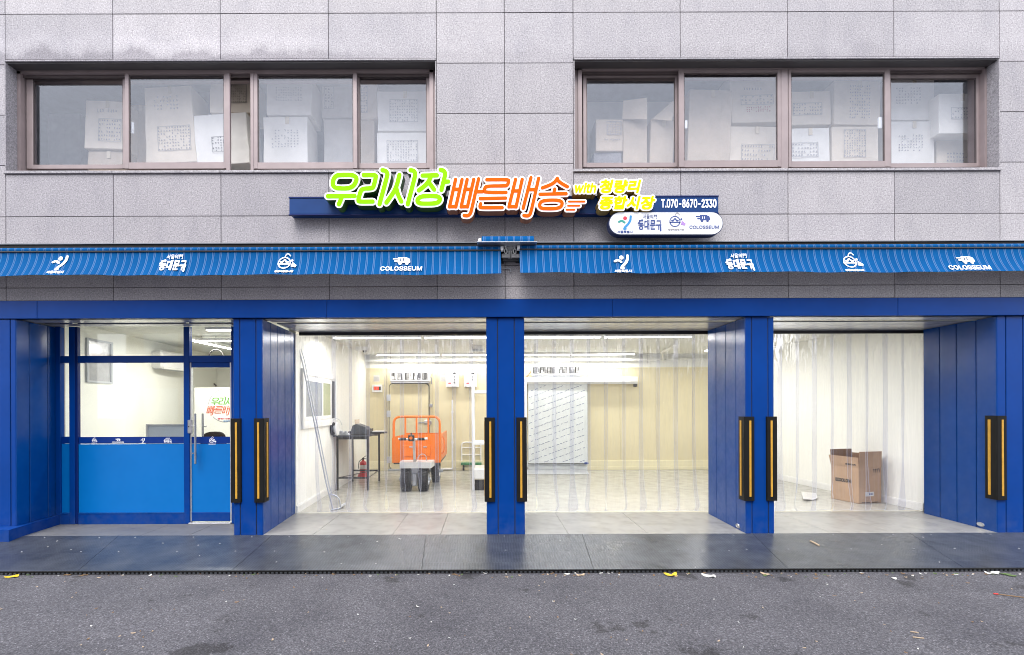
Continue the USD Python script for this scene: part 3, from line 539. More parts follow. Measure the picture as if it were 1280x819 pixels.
# ================================================================ the sign over the awnings
sg = thing('shop_sign', 'long navy sign box with raised green, orange and yellow shop name and phone number', 'sign')
SY = -0.13
p0, p1 = W(361.5, 268, SY), W(898, 246, SY)
part('sign_box', bx(p0[0], p1[0], SY, -0.002, p0[2], p1[2], 0.006), 'sign_blue', sg)
part('trim', [bx(p0[0] - 0.004, p1[0] + 0.004, SY - 0.006, SY + 0.02, p1[2] + 0.001, p1[2] + 0.014), bx(p0[0] - 0.004, p1[0] + 0.004, SY - 0.006, SY + 0.02, p0[2] - 0.012, p0[2] - 0.001)], 'navy_frame', sg)
LY = -0.27                                # the letters' faces
def zoomed(x0, y0, k): return lambda pts: [(x0 + p[0] / k, y0 + p[1] / k) for p in pts]
def to_world(gm, Y):
    def f(c):
        c = np.asarray(c); x, y = level(c[:, 0], c[:, 1]); r = (Y + D) / D; return np.stack([x * r / 100, HC - y * r / 100], 1)
    return shapely.transform(gm, f)
zg, zo = zoomed(400, 195, 7.5294), zoomed(550, 200, 6.7368)
ring = lambda p: ('ring', p)
GREEN = {
 'first': [ring([(175, 180), (250, 178), (310, 180), (347, 205), (340, 245), (312, 288), (262, 307), (190, 307), (140, 300), (118, 270), (125, 225), (148, 190)]), [(75, 380), (325, 376)], [(205, 380), (198, 410), (178, 455)]],
 'second': [[(412, 180), (525, 180), (527, 200), (505, 290), (490, 306), (400, 308), (380, 340), (360, 415), (365, 432), (496, 430)], [(588, 135), (622, 142), (636, 165), (632, 195), (560, 455)]],
 'third': [[(748, 180), (722, 285), (690, 350), (625, 440)], [(718, 300), (735, 370), (766, 430)], [(852, 135), (884, 140), (898, 165), (894, 195), (826, 455)]],
 'fourth': [[(966, 186), (1100, 183)], [(1045, 190), (1025, 240), (985, 285), (930, 325)], [(1030, 255), (1075, 318)], [(1136, 132), (1166, 140), (1180, 165), (1172, 205), (1143, 320)], [(1165, 246), (1206, 242)],
            ring([(965, 380), (1030, 376), (1100, 378), (1133, 398), (1122, 432), (1085, 448), (1000, 450), (935, 448), (912, 425), (930, 394)])]}
ORANGE = {
 'first': [[(131, 165), (80, 396)], [(186, 165), (133, 396)], [(112, 248), (166, 248)], [(80, 394), (133, 394)], [(229, 165), (178, 396)], [(284, 165), (231, 396)], [(210, 248), (264, 248)], [(178, 394), (231, 394)],
           [(325, 160), (264, 430), (252, 460), (232, 472), (203, 468)], [(302, 268), (356, 268)]],
 'second': [[(394, 167), (575, 166), (580, 180), (568, 212), (550, 220), (392, 220), (376, 240), (372, 262), (385, 274), (556, 274)], [(338, 326), (552, 322)], [(343, 370), (334, 394), (345, 404), (524, 402)]],
 'third': [[(636, 165), (580, 396)], [(692, 165), (640, 396)], [(612, 262), (668, 262)], [(580, 394), (640, 394)], [(766, 150), (700, 408)], [(742, 250), (804, 250)], [(830, 156), (766, 440), (754, 466), (734, 474), (706, 468)]],
 'fourth': [[(988, 156), (965, 190), (920, 215), (862, 236)], [(985, 165), (1015, 195), (1072, 226)], [(966, 246), (957, 285)], [(842, 290), (1062, 285)], ring([(880, 342), (950, 338), (1010, 342), (1032, 362), (1020, 395), (985, 410), (900, 412), (850, 408), (834, 385), (848, 354)])]}
def letters(spec, zf, w, wk): return {k: unary_union([stroke(zf(s[1]), w, True, 2) if s[0] == 'ring' else stroke(zf(s), w) for s in v]) for k, v in spec.items()}
def channel_letters(name, shapes, grow, face, side, back=SY, label=None):
    under = unary_union([s.buffer(grow, quad_segs=6) for s in shapes])
    um = to_world(under, LY)
    body = part(name, ex(um, back, LY + 0.006), side, sg, label=label)
    part('outline', ex(um.buffer(-0.001), LY, LY + 0.0055), 'lit_white', body)
    for s in shapes: part('face', ex(to_world(s, LY), LY - 0.006, LY - 0.0005), face, body)
gl = letters(GREEN, zg, 5.5, 0); channel_letters('raised_letter', list(gl.values()), 2.0, 'lit_green', 'letter_side_green', label='green name, four joined syllables')
ol = letters(ORANGE, zo, 4.3, 0)
sp = [stroke(zo(p), 2.4) for p in ([(1085, 351), (1216, 351)], [(1078, 386), (1172, 386)], [(1066, 420), (1130, 420)])]
channel_letters('raised_letter', list(ol.values()) + sp, 2.0, 'lit_orange', 'letter_side_brown', label='orange name, four joined syllables with speed lines')
def pxshape(gm, x0, x1, y0, y1, sh=0.0):
    """an area (y up) put into a box of the photograph (y down)"""
    gm = fit(gm, x0, x1, -y1, -y0, sh); return affinity.affine_transform(gm, [1, 0, 0, -1, 0, 0])
yl = [pxshape(text('with', 70, False, 3.8), 718.5, 745.5, 228.5, 241.5, .22), pxshape(text('청량리', 80, True, 4.2), 749.5, 801.5, 224.5, 241.5, .2), pxshape(text('종합시장', 80, True, 4.2), 749, 819, 245, 262, .2)]
channel_letters('raised_letter', yl, 1.8, 'lit_yellow', 'letter_side_gold', label='yellow lettering in two lines')
ph = pxshape(text('T.070-8670-2330', 70, False, 2.6), 826.5, 895.5, 248.8, 259.8)
part('phone_number', ex(to_world(ph, SY - .003), SY - 0.005, SY - 0.0005), 'lit_white', sg)
# the white oblong sign with four logos
pl = thing('logo_sign', 'white oblong sign with rounded ends and four small coloured logos', 'sign')
PY = -0.24
cap = to_world(LineString([(775.5, 279.3), (889.5, 279.3)]).buffer(14.2, quad_segs=10), PY)
part('sign_case', ex(cap.buffer(0.004), PY + 0.004, SY - 0.008 + 0.0), 'pill_side', pl)
part('face', ex(cap.buffer(-0.006), PY - 0.002, PY + 0.003), 'lit_pill', pl)
part('bracket', [bx(X(790), X(800), SY - 0.01, -0.002, Z(282), Z(277)), bx(X(862), X(872), SY - 0.01, -0.002, Z(282), Z(277))], 'pill_side', pl)
kp = (PY + D) / D / 100
def on_pill(gm, px, py, k, mat, name='logo', lab=None):
    c = W(px, py, PY); part(name, ex(place(gm, c[0], c[2], k * kp), PY - 0.005, PY - 0.0025), mat, pl, label=lab)
L = logo_city()
for nm, mt in (('body', 'logo_cyan'), ('arm', 'logo_teal'), ('head', 'logo_red'), ('word', 'ink_navy')): on_pill(L[nm], 781, 278.5, .86, mt)
on_pill(logo_district(), 812, 278.5, .84, 'ink_navy', lab='brushed district name')
mk = logo_market()
for q, mt in zip(mk, ('ink_navy', 'ink_navy', 'ink_grey', 'ink_navy', 'logo_purple', 'ink_grey')): on_pill(q, 846, 277, .82, mt)
tv, tw = logo_truck(); on_pill(tv, 879, 275.5, .78, 'ink_navy'); on_pill(tw, 880, 278.5, .68, 'ink_navy', 'word')

# ================================================================ the awnings
def awning(label, pxa, pxb, ytop, ybot, logos):
    a = thing('awning', label, 'awning')
    top, bot = W(610, ytop, -.20)[2], W(610, ybot, -.31)[2]
    x0, x1 = X(pxa, -.25), X(pxb, -.25)
    prof = lambda z: -.20 - .11 * np.clip((top - z) / (top - bot), 0, 1.05) ** 1.7
    nx, nz = max(2, int((x1 - x0) / 0.05)), 14
    us, zs = np.linspace(x0, x1, nx + 1), np.linspace(top, bot, nz + 1)
    def sheet(off):
        v = np.array([(u, prof(z) + off + 0.006 * math.sin(u * 5.1 + 1.2 * math.sin(u * 1.7)) * (top - z) / (top - bot), z + (0.006 * math.sin(u * 2.3 + 0.4) + .004 * math.sin(u * 9)) * (top - z) / (top - bot)) for z in zs for u in us]); return v
    v0, v1 = sheet(0), sheet(0.006); n = len(v0); f = []
    for i in range(nz):
        for k in range(nx):
            p = i * (nx + 1) + k; q = p + nx + 1
            f += [(p, q + 1, p + 1), (p, q, q + 1), (n + p, n + p + 1, n + q + 1), (n + p, n + q + 1, n + q)]
    for k in range(nx): p = nz * (nx + 1) + k; f += [(p, n + p, n + p + 1), (p, n + p + 1, p + 1)]
    for i in range(nz):
        for k in (0, nx): p = i * (nx + 1) + k; q = p + nx + 1; f += [(p, n + p, n + q), (p, n + q, q)]
    va = part('valance', trimesh.Trimesh(np.vstack([v0, v1]), f, process=False), 'awning_cloth', a, smooth=40)
    r = 0.03; cz = top + 0.028; th = np.linspace(-0.9, 2.4, 12)
    roll = [(-.178 - r * math.cos(t), cz + r * math.sin(t)) for t in th]
    vs = np.array([(u, y, z) for y, z in roll for u in us]); fr = []
    for i in range(len(roll) - 1):
        for k in range(nx): p = i * (nx + 1) + k; q = p + nx + 1; fr += [(p, p + 1, q + 1), (p, q + 1, q)]
    part('cloth_roll', trimesh.Trimesh(vs, fr, process=False), 'awning_cloth', a, smooth=True)
    part('front_bar', bx(x0, x1, -.213, -.165, top - 0.004, top + 0.012, 0.004), 'black_metal', a)
    part('end_cap', [cyl((x0 - 0.03, -.178, cz), (x0 + .004, -.178, cz), 0.032), cyl((x1 - 0.004, -.178, cz), (x1 + 0.03, -.178, cz), 0.032)], 'white_plastic', a)
    h = W(610, 303.6, -.12)[2]
    hx0, hx1 = x0 - (0.0 if pxa < 0 else 0.06), x1 + (0.06 if pxb < 1000 else 0)
    part('hood', [bx(hx0, hx1, -.125, -.004, h, h + 0.010)], 'dark_steel', a)
    part('housing', [bx(hx0 + .02, hx1 - .02, -.03, -.003, top - 0.10, h - 0.002), bx(hx0 + .02, hx1 - .02, -.11, -.03, top + 0.02, h - 0.004)], 'black_gap', a)  # black boxes that paint the shade in the gap under the hood
    nb = int((x1 - x0) / 1.6)
    for i in range(nb):
        bx_ = x0 + (i + .5) * (x1 - x0) / nb
        part('arm_bracket', [bx(bx_ - 0.04, bx_ + 0.04, -.16, -.004, top - 0.03, top + 0.03, 0.004), bx(bx_ - .02, bx_ + .02, -.19, -.12, top - 0.06, top - 0.02, .004)], 'white_metal', a)
    for px, gm, nm, lab in logos:
        for q in gm:
            if q is None: continue
            cpt = W(px, (ytop + ybot) / 2 + .5, -.25)
            s = place(q, cpt[0], cpt[2], 0.96 * (D - .25) / D / 100)
            m = ex(s, -0.0015, 0.0015)
            m = m.subdivide() if len(m.faces) < 800 else m
            vv = np.array(m.vertices); vv[:, 1] += prof(vv[:, 2]) - 0.010; m.vertices = vv
            part(nm, m, 'print_white', va, label=lab)
    return a
def lg(px):
    Lc = logo_city()
    return [(px[0], [unary_union([Lc['body'], Lc['arm'], Lc['head'], Lc['word']])], 'logo', 'city emblem with lettering'), (px[1], [logo_district()], 'logo', 'brushed district name'), (px[2], [unary_union(list(logo_market()))], 'logo', 'round market emblem'), (px[3], [unary_union(list(logo_truck()))], 'logo', 'van emblem with lettering')]
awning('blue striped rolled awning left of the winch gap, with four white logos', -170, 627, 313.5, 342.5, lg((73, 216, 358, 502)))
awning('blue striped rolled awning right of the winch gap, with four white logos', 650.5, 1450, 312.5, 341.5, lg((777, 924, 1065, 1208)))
# the short roof piece over the gap and the winches
sc = thing('awning_cover', 'short blue striped cover over the gap between the two awnings', 'awning cover')
a0, a1 = X(603, -.25), X(668, -.25); z0, z1 = Z(302.5, -.25), Z(294, -.25)
vs = []; 
for k in range(9):
    t = k / 8; vs.append((-.27 + .06 * t ** 1.4, z0 + (z1 - z0) * (0.25 + .75 * math.sin(t * 1.4) / math.sin(1.4))))
pv = np.array([(u, y, z) for y, z in [(-.27, z0)] + vs for u in np.linspace(a0, a1, 12)]); pf = []
for i in range(9):
    for k in range(11): p = i * 12 + k; q = p + 12; pf += [(p, p + 1, q + 1), (p, q + 1, q)]
part('cloth', trimesh.Trimesh(pv, pf, process=False), 'awning_cloth', sc, smooth=40)
part('rail', bx(X(597, -.28), X(672, -.28), -.285, -.10, z0 - 0.015, z0 - 0.003, 0.003), 'aluminium', sc)
part('end_cap', bx(a0 - 0.045, a0 - 0.002, -.25, -.17, z0 + 0.005, z0 + .05, 0.012), 'white_plastic', sc)
wi = thing('awning_winch', 'pair of awning winches with hanging crank loops in the gap', 'winch')
part('bracket_plate', [bx(X(629), X(649), -.05, -.003, Z(328), Z(306)), ], 'dark_grey', wi)
part('rail', [bx(X(627.5), X(637), -.1, -.05, Z(324.5), Z(320.5), .004), bx(X(639), X(650), -.1, -.05, Z(324.5), Z(320.5), .004), bx(X(636), X(637.5), -.1, -.05, Z(325), Z(317)), bx(X(638.6), X(640), -.1, -.05, Z(325), Z(317))], 'white_metal', wi)
for px in (632.3, 643.3):
    part('winch_arm', bx(X(px - 1.6), X(px + 1.6), -.13, -.06, Z(314), Z(307.5), .008), 'grey_plastic', wi)
    cc = (X(px), -.14, Z(318.7)); th = np.linspace(0, 2 * np.pi, 17)[:-1]
    lp = np.array([(cc[0] + 0.016 * math.sin(t), cc[1], cc[2] + 0.028 * math.cos(t)) for t in th])
    part('crank_loop', [tube(lp, 0.006, 6, True), tube([(cc[0], -.14, cc[2] + .026), (cc[0] - .004, -.12, Z(311))], 0.006, 6)], 'white_metal', wi)
part('pipe', tube(bend([(X(627), -.02, Z(336)), (X(638.5), -.02, Z(336)), (X(639), -.02, Z(341))], .03), .006, 6), 'grey_plastic', wi)

# ================================================================ the blue shopfront
sf = thing('blue_shopfront', 'deep blue sheet metal shopfront with four bays between panelled columns', 'shopfront')
TOP = Z(397.0); LT = Z(374.8)
lx = [-9, -5.6, -2.0, 1.55, 5.1, 9]
for a, b in zip(lx, lx[1:]):
    part('lintel', bx(a + 0.0015, b - 0.0015, -.035, 0.06, TOP, LT, 0.004), 'blue_metal', sf)
part('lintel_core', [bx(-9, 9, 0.062, 0.26, TOP + 0.012, LT - 0.01), bx(-9, 9, -.03, 0.0, LT, LT + 0.004)], 'joint_dark', sf)
def column(segs, z0=0.0, mats=None, core=None, label=None, inset=0.022):
    """segs: plan polyline P0..Pn split by panel joints; panels face to the left of its direction"""
    col = part('column', quadprism(core, z0, TOP - 0.012), 'joint_dark', sf, label=label)
    for i, (P, Q, mat) in enumerate(segs):
        P, Q = np.array(P[:2], float), np.array(Q[:2], float); d = (Q - P) / np.linalg.norm(Q - P); n = np.array([d[1], -d[0]])
        P, Q = P + d * 0.005, Q - d * 0.005
        e = 0.004                                     # folded edges
        poly = Polygon([P + d * e + n * 0, P - n * e, P - n * 0.02, Q - n * 0.02, Q - n * e, Q - d * e])
        part('panel', ex(poly, z0, TOP - 0.010, 'xy'), mat, col)
    return col
G2, BM = 'blue_metal_glossy', 'blue_metal'
def shrink(poly, d): return list(Polygon([p[:2] for p in poly]).buffer(-d, join_style=2).exterior.coords)[:-1]
# first column (between office and second bay)
A, B = np.array([X(328.3), 0, 0]), F(369.8, 641.2); A[2] = B[2] = 0
L0 = np.array([X(291.6), 0, 0]); L1 = np.array([X(291.6) + 0.0, 0.62, 0])
s = [(L1, L0, G2)]
fp = [291.6, 299.8, 320, 328.3]; s += [((X(p), 0), (X(q), 0), BM) for p, q in zip(fp, fp[1:])]
sp_ = [A] + [along(A, B, p) for p in (338.3, 347.4, 356.3, 364)] + [B]; s += [(p, q, G2) for p, q in zip(sp_, sp_[1:])]
column(s, core=shrink([L1, L0, A, B, (L0[0], 1.2)], 0.012), label='column between office front and second bay')
# second column
s = [((X(608), 1.2), (X(608), 0.6), G2), ((X(608), .6), (X(608), 0.0), G2)] + [((X(p), 0), (X(q), 0), BM) for p, q in zip((608, 622.3, 643.2, 655.7), (622.3, 643.2, 655.7))] + [((X(655.7), 0), (X(655.7), .6), G2), ((X(655.7), .6), (X(655.7), 1.2), G2)]
column(s, core=shrink([(X(608), 1.2), (X(608), 0), (X(655.7), 0), (X(655.7), 1.2)], 0.012), label='middle column')
# third column
A, B = np.array([X(931.7), 0, 0]), F(885.2, 642.0)
sp_ = [B] + [along(A, B, p) for p in (895.1, 907.1, 919.7)] + [A]
s = [(p, q, G2) for p, q in zip(sp_, sp_[1:])] + [((X(p), 0), (X(q), 0), BM) for p, q in zip((931.7, 939.8, 960.3, 967.6), (939.8, 960.3, 967.6))] + [((X(967.6), 0), (X(967.6), .6), G2), ((X(967.6), .6), (X(967.6), 1.2), G2)]
column(s, core=shrink([B, A, (X(967.6), 0), (X(967.6), 1.2)], 0.012), label='column between third and fourth bay')
# right end column
A, B = np.array([X(1246), 0, 0]), F(1154.5, 641.6)
sp_ = [B] + [along(A, B, p) for p in (1174.5, 1195.5, 1220)] + [A]
fp = [1246, 1257.5, 1279, 1300, 1340, 1380, 1420, 1460, 1500]
s = [(p, q, G2) for p, q in zip(sp_, sp_[1:])] + [((X(p), 0), (X(q), 0), BM) for p, q in zip(fp, fp[1:])]
column(s, core=shrink([B, A, (X(1500), 0), (X(1500), B[1])], 0.012), label='right end column')
# left end column, standing on the blue plinth
zb = 0.13
A = np.array([X(20, -0.02), -0.02, 0]); B = np.array([X(72, 0.62), 0.62, 0])
sp_ = [A] + [along(A, B, p) for p in (37, 60)] + [B]
fp = [-120, -80, -40, -12, 13, 20]
s = [((X(p, -.02), -.02), (X(q, -.02), -.02), BM) for p, q in zip(fp, fp[1:])] + [(p, q, G2) for p, q in zip(sp_, sp_[1:])]
column(s, z0=zb, core=shrink([(X(-120, -.02), -.02), A, B, (X(-120, -.02), .62)], 0.012), label='left end column')
q0, q1 = F(11, 678.5, -0.025), F(79, 654.3)
part('plinth', ex(Polygon([(-8.5, q0[1]), (q0[0], q0[1]), (q1[0], q1[1]), (q1[0], .66), (-8.5, .66)]), -0.10, zb - 0.002, 'xy'), BM, sf)
part('plinth_drip', bx(X(-100, q0[1]), q0[0] - .3, q0[1] - 0.003, q0[1] + 0.01, -.03, -.022), 'joint_dark', sf)
# soffit with the shutter slot
for (a, b) in ((72, 291.6), (328.3, 608), (655.7, 931.7), (967.6, 1246)):
    xa, xb = X(a) - (0.9 if a == 72 else 0.0), X(b) + .2
    part('soffit_panel', bx(xa, xb, 0.002, 0.285, TOP, TOP + 0.012), 'soffit_grey', sf)
    part('shutter_slot', bx(xa, xb, 0.286, 0.41, TOP + 0.03, TOP + 0.05), 'black_gap', sf)
    if a != 72:
        for u, v in ((.41, .655), (.665, .905), (.915, 1.155)): part('soffit_panel', bx(xa, xb, u, v, TOP - 0.002, TOP + 0.012, .002), 'soffit_grey', sf)
        part('curtain_rail', [bx(xa, xb, 1.165, 1.20, TOP - 0.045, TOP + 0.02)], 'black_metal', sf)
    else:
        part('soffit_panel', bx(xa, xb, .41, .56, TOP - 0.0, TOP + 0.012), 'soffit_grey', sf)
for (px, py, Yk) in ((1225.5, 655.5, None), (922.0, 657.5, None)):
    A, B = (np.array([X(1246), 0, 0]), F(1154.5, 641.6)) if px > 1000 else (np.array([X(931.7), 0, 0]), F(885.2, 642.0))
    q = along(A, B, px); d = (B - A) / np.linalg.norm(B - A); n = np.array([-d[1], d[0], 0]); n = n if n[0] < 0 else -n
    zc = HC - (level(px, py)[1]) * (q[1] + D) / 600
    qq = q + n * 0.004; pts = [(qq + d * (0.045 * math.cos(t)) + np.array([0, 0, zc + 0.022 * math.sin(t)])) for t in np.linspace(0, 2 * np.pi, 17)[:-1]]
    part('slot_plate', [tube(np.array(pts), 0.006, 6, True), trimesh.convex.convex_hull(np.vstack([np.array(pts), np.array(pts) + n * 0.003]))], 'steel', sf)

# corner guards: black rubber angles with yellow strips
GZ0, GZ1 = Z(627), Z(522)
def guard(hand, fl, sl):
    """hand +1: the side leg runs back on the right of the front leg"""
    def leg(m): 
        if hand < 0: m = m.copy(); m.vertices[:, 0] *= -1; m.invert()
        return m
    front = Polygon([(-fl, 0), (-fl + .006, -.022), (0.016, -.026), (0.026, -.016), (0.022, sl - .006), (0, sl), (0, 0)])
    return leg(ex(front, 0, GZ1 - GZ0, 'xy')), leg(bx(-fl * .56, -fl * .32, -.029, -.0225, .05, GZ1 - GZ0 - .05, .002)), leg(bx(.020, .030, sl * .40, sl * .64, .05, GZ1 - GZ0 - .05, .002))
protos = {}
for k, (px, hand, lab) in enumerate([(291.6, -1, 'black and yellow corner guard beside the glass door'), (328.3, 1, 'black and yellow corner guard left of the bay with the orange cart'), (608, -1, 'black and yellow corner guard on the left edge of the middle column'),
                         (655.7, 1, 'black and yellow corner guard on the right edge of the middle column'), (931.7, -1, 'black and yellow corner guard on the left edge of the third column'),
                         (967.6, 1, 'black and yellow corner guard just left of the bay with the lone carton'), (1246, -1, 'rightmost black and yellow corner guard, on the end column')]):
    t = thing('corner_guard', lab, 'corner guard', 'corner guards on the blue columns', (X(px), 0, GZ0))
    if hand not in protos:
        protos[hand] = t
        rub, s1, s2 = guard(hand, .105, .13)
        for nm, mm, mt in (('rubber_angle', rub, 'black_rubber'), ('yellow_strip', s1, 'yellow_strip'), ('yellow_strip', s2, 'yellow_strip')):
            m = usdkit.mesh(stage, path_of(nm, t), mm, M(mt))
    else:
        t.GetReferences().AddInternalReference(protos[hand].GetPath()); t.SetInstanceable(True)
# ================================================================ the office front and its glass door
GY = 0.575
def wbox(x0, x1, y0, y1, Y, t, bev=0.0):
    """a slab whose front face, at depth Y, covers this box of the photograph"""
    a, b = W(x0, y1, Y), W(x1, y0, Y); return bx(a[0], b[0], Y, Y + t, a[2], b[2], bev)
og = thing('glazed_partition', 'blue framed office glazing with bright blue film on its lower half', 'glazing')
ztop = TOP - 0.002; zsill = zb - 0.001
fx = lambda a, b, y0=None, y1=None, Y=GY, t=.06: None
def vbar(a, b, Y=GY, t=.07, z0=.0015, z1=ztop, mat='blue_metal', n='mullion'): return part(n, bx(X(a, Y), X(b, Y), Y, Y + t, z0, z1, .003), mat, og)
def hbar(a, b, y0, y1, Y=GY, t=.066, mat='blue_metal', n='rail'): return part(n, bx(X(a, Y), X(b, Y), Y + .002, Y + t, Z(y1, Y), Z(y0, Y), .003), mat, og)
vbar(69, 75); vbar(86.2, 93); vbar(93.4, 97, GY + .012, .05, mat='navy_frame'); vbar(229.5, 236.5); vbar(289, 300)
for a, b in ((75, 86.2), (97, 229.5), (236.5, 289)):
    hbar(a, b, 443.3, 451.8); hbar(a, b, 397.0, 403.5)
for a, b in ((75, 86.2), (97, 229.5)):
    hbar(a, b, 641, 654.0)
    hbar(a, b, 639.5, 641, GY - .004, .07, 'blue_metal_glossy', 'rail_cap')
q = GY + .03
for a, b in ((75, 86.2), (97, 229.5)):
    part('pane', wbox(a, b, 451.9, 640.5, q, .008), 'shop_glass', og)
    part('film', wbox(a - 1, b + 1, 555, 641.2, q - .004, .002), 'film_blue', og)
    part('film_band', wbox(a - 1, b + 1, 546, 554.8, q - .004, .002), 'film_navy', og)
for a, b in ((75, 86.2), (97, 229.5), (236.5, 289)): part('pane', wbox(a, b, 403.6, 443.2, q, .008), 'shop_glass', og)
def mini(gs, px, k, parent, py=550.6, Y=None):
    Y = q - .006 if Y is None else Y
    c0 = W(px, py, Y); part('logo', ex(place(unary_union([g_ for g_ in gs if g_ is not None]), c0[0], c0[2], k * (Y + D) / D / 100), Y, Y + .001), 'print_white', parent)
mini(logo_market(), 118, .27, og); mini(logo_truck(), 147.5, .27, og); mini(logo_city().values(), 178.5, .27, og); mini([logo_district()], 209.5, .27, og)
gd = thing('glass_door', 'glass door with blue rails, tall steel handle and blue film', 'door')
DY = GY + .016
part('stile', bx(X(236.6, DY), X(239, DY), DY, DY + .045, .03, Z(452.2, DY)), 'aluminium', gd)
part('stile', bx(X(287.5, DY), X(289, DY), DY, DY + .045, .03, Z(452.2, DY)), 'aluminium', gd)
part('top_rail', wbox(239.1, 287.4, 452.4, 459.4, DY, .045, .004), 'blue_metal', gd)
part('closer_strip', wbox(237, 288.5, 451.9, 453.1, DY - .01, .012), 'aluminium', gd)
part('bottom_rail', wbox(239.1, 287.4, 640.5, 651.6, DY, .045, .004), 'blue_metal', gd)
part('pane', wbox(239.1, 287.4, 459.5, 640.4, DY + .018, .010), 'shop_glass', gd)
part('film', wbox(238.6, 288, 555, 641, DY + .013, .002), 'film_blue', gd)
part('film_band', wbox(239.1, 287.4, 546, 554.8, DY + .013, .002), 'film_navy', gd)
part('threshold', bx(X(236.6, DY), X(289, DY), DY - .03, DY + .07, .001, .018, .004), 'aluminium', gd)
mini(logo_market(), 265.5, .36, gd, 550.8, DY + .0115)
def vert(px, y0, y1, Y, r, n=12): a, b = W(px, y1, Y), W(px, y0, Y); return cyl((a[0], Y, a[2]), (a[0], Y, b[2]), r, n)
hd = part('handle', [vert(244.3, 517, 580, DY - .065, .014)] + [cyl((X(244.3, DY), DY - .065, Z(y, DY)), (X(244.3, DY), DY + .012, Z(y, DY)), .009, 10) for y in (531, 565)], 'steel', gd, smooth=40)
part('handle', [vert(253.5, 517, 545.5, DY + .09, .014), cyl((X(253, DY), DY + .09, Z(532, DY)), (X(253, DY), DY + .03, Z(532, DY)), .009, 10)], 'steel', gd, smooth=40)
lk = part('lock', wbox(234.2, 240, 525, 542, DY - .022, .034, .006), 'steel', gd)
part('keyhole', cyl((X(237, DY), DY - .026, Z(532, DY)), (X(237, DY), DY - .02, Z(532, DY)), .008, 10), 'black_metal', lk)

# ================================================================ rooms
CEIL = 2.86
BW = 5.88
LA = np.array([X(369.8, 1.2), 1.2]); LB = np.array([X(457.5, BW), BW])
RA = np.array([X(1154.5, 1.2), 1.2]); RB = np.array([6.04, BW])
OA = np.array([-6.135, .62]); OB = np.array([-6.72, BW])
struct('shop_floor', [bx(-8.5, 8.5, 1.205, BW + .3, -0.4, 0.0), bx(-8.5, X(291.6), .705, 1.205, -0.4, 0.0)], 'concrete_floor', 'polished grey concrete floor inside the shop')
# entrance slabs in front of the curtains
def slabs(xs, y0, y1, mat, seed=0, skew=0.0):
    for a, b in zip(xs, xs[1:]): part('stone_slab', bx(a + .002, b - .002, y0 + .002, y1 - .002, -.1, 0.0015 * (rnd.random() - .5), .001), mat, es)
es = thing('entrance_paving', 'grey stone slabs between the ramp and the shop interior', 'paving', kind='structure')
part('bed', bx(-8.5, 8.5, .004, 1.204, -.4, -.012), 'joint_dark', es)
slabs([-5.9, -5.05, -4.35, -3.75, -3.19], .002, .70, 'stone_dark')
slabs([-3.18, -2.2, -1.2, -.6, X(612)], .002, 1.203, 'stone_threshold')
slabs([X(612), 1.0, 2.0, X(948)], .002, 1.203, 'stone_threshold')
slabs([X(948), 4.3, 5.1, 6.0, 8.4], .002, 1.203, 'stone_threshold')
def wallseg(P, Q, t, z0=0.0, z1=CEIL + .05):
    P, Q = np.array(P), np.array(Q); d = (Q - P) / np.linalg.norm(Q - P); n = np.array([-d[1], d[0]]) * t
    return ex(Polygon([P, Q, Q + n, P + n]), z0, z1, 'xy')
struct('partition_wall', wallseg(LA, LB, .10), 'white_paint', 'white partition wall with sliding window, left of the orange cart')
struct('right_wall', wallseg(RB, RA, .12) if False else wallseg(RA, RB, -.12), 'white_paint', 'white right wall behind the lone carton')
struct('office_wall', wallseg(OA, OB, .12), 'white_paint', 'white left wall of the office')
struct('office_back_wall', bx(OB[0] - .3, LB[0] - .1, BW, BW + .1, 0, CEIL + .05), 'white_paint', 'white back wall of the office')
struct('ceiling', bx(-8.5, 8.5, 0.56, BW + .3, CEIL, CEIL + .1), 'ceiling_paint', 'pale ceiling of the shop')
struct('shop_side_wall', [bx(-8.6, -8.5, .3, BW + .3, -.3, CEIL + .1), bx(8.5, 8.6, .02, BW + .3, -.3, CEIL + .1), bx(-8.5, -5.9, .66, .70, 0.0, CEIL + .1)], 'storage_wall', 'hidden outer walls of the shop')
# skirtings
def skirting(P, Q, t, lab):
    return struct('skirting', [wallseg(P, Q, -t, 0.001, .10), wallseg(P, Q, -t * .6, .10, .115)], 'white_metal', lab)
skirting(LA + [0.001, 0], LB + [0.001, 0], .018, 'white skirting of the partition wall')
skirting(RB - [0.001, 0], RA - [0.001, 0], .018, 'white skirting of the right wall')
# cold store wall of insulated panels
BS = lambda px: X(px, BW)
cw = thing('cold_store_wall', 'beige insulated panel wall at the back of the shop', 'wall', kind='structure')
part('core', bx(LB[0], RB[0] + .3, BW + .05, BW + .15, 0, CEIL + .05), 'joint_dark', cw)
pxs = [457.5, 483, 541, 590, 642, 690, 734, 775, 820, 866, 914, 940]
zt = Z(460.5, BW)
for a, b in zip(pxs, pxs[1:]): part('panel', bx(BS(a) + .002, BS(b) - .002, BW, BW + .06, .13, zt, .004), 'beige_panel', cw)
for a, b in zip(pxs[::3], pxs[3::3] + [940]): part('upper_panel', bx(BS(a) + .001, BS(b) - .001, BW - .004, BW + .06, zt + .006, CEIL + .02), 'white_paint', cw)
part('top_trim', bx(LB[0], RB[0] + .2, BW - .012, BW + .02, zt - .006, zt + .018), 'cream_skirting', cw)
for a, b in ((457.5, 487), (539, 660), (733, 930)):
    part('skirting', [bx(BS(a), BS(b), BW - .05, BW + .0, .001, .085, .004), bx(BS(a), BS(b), BW - .03, BW + .0, .086, .235, .004)], 'cream_skirting', cw)

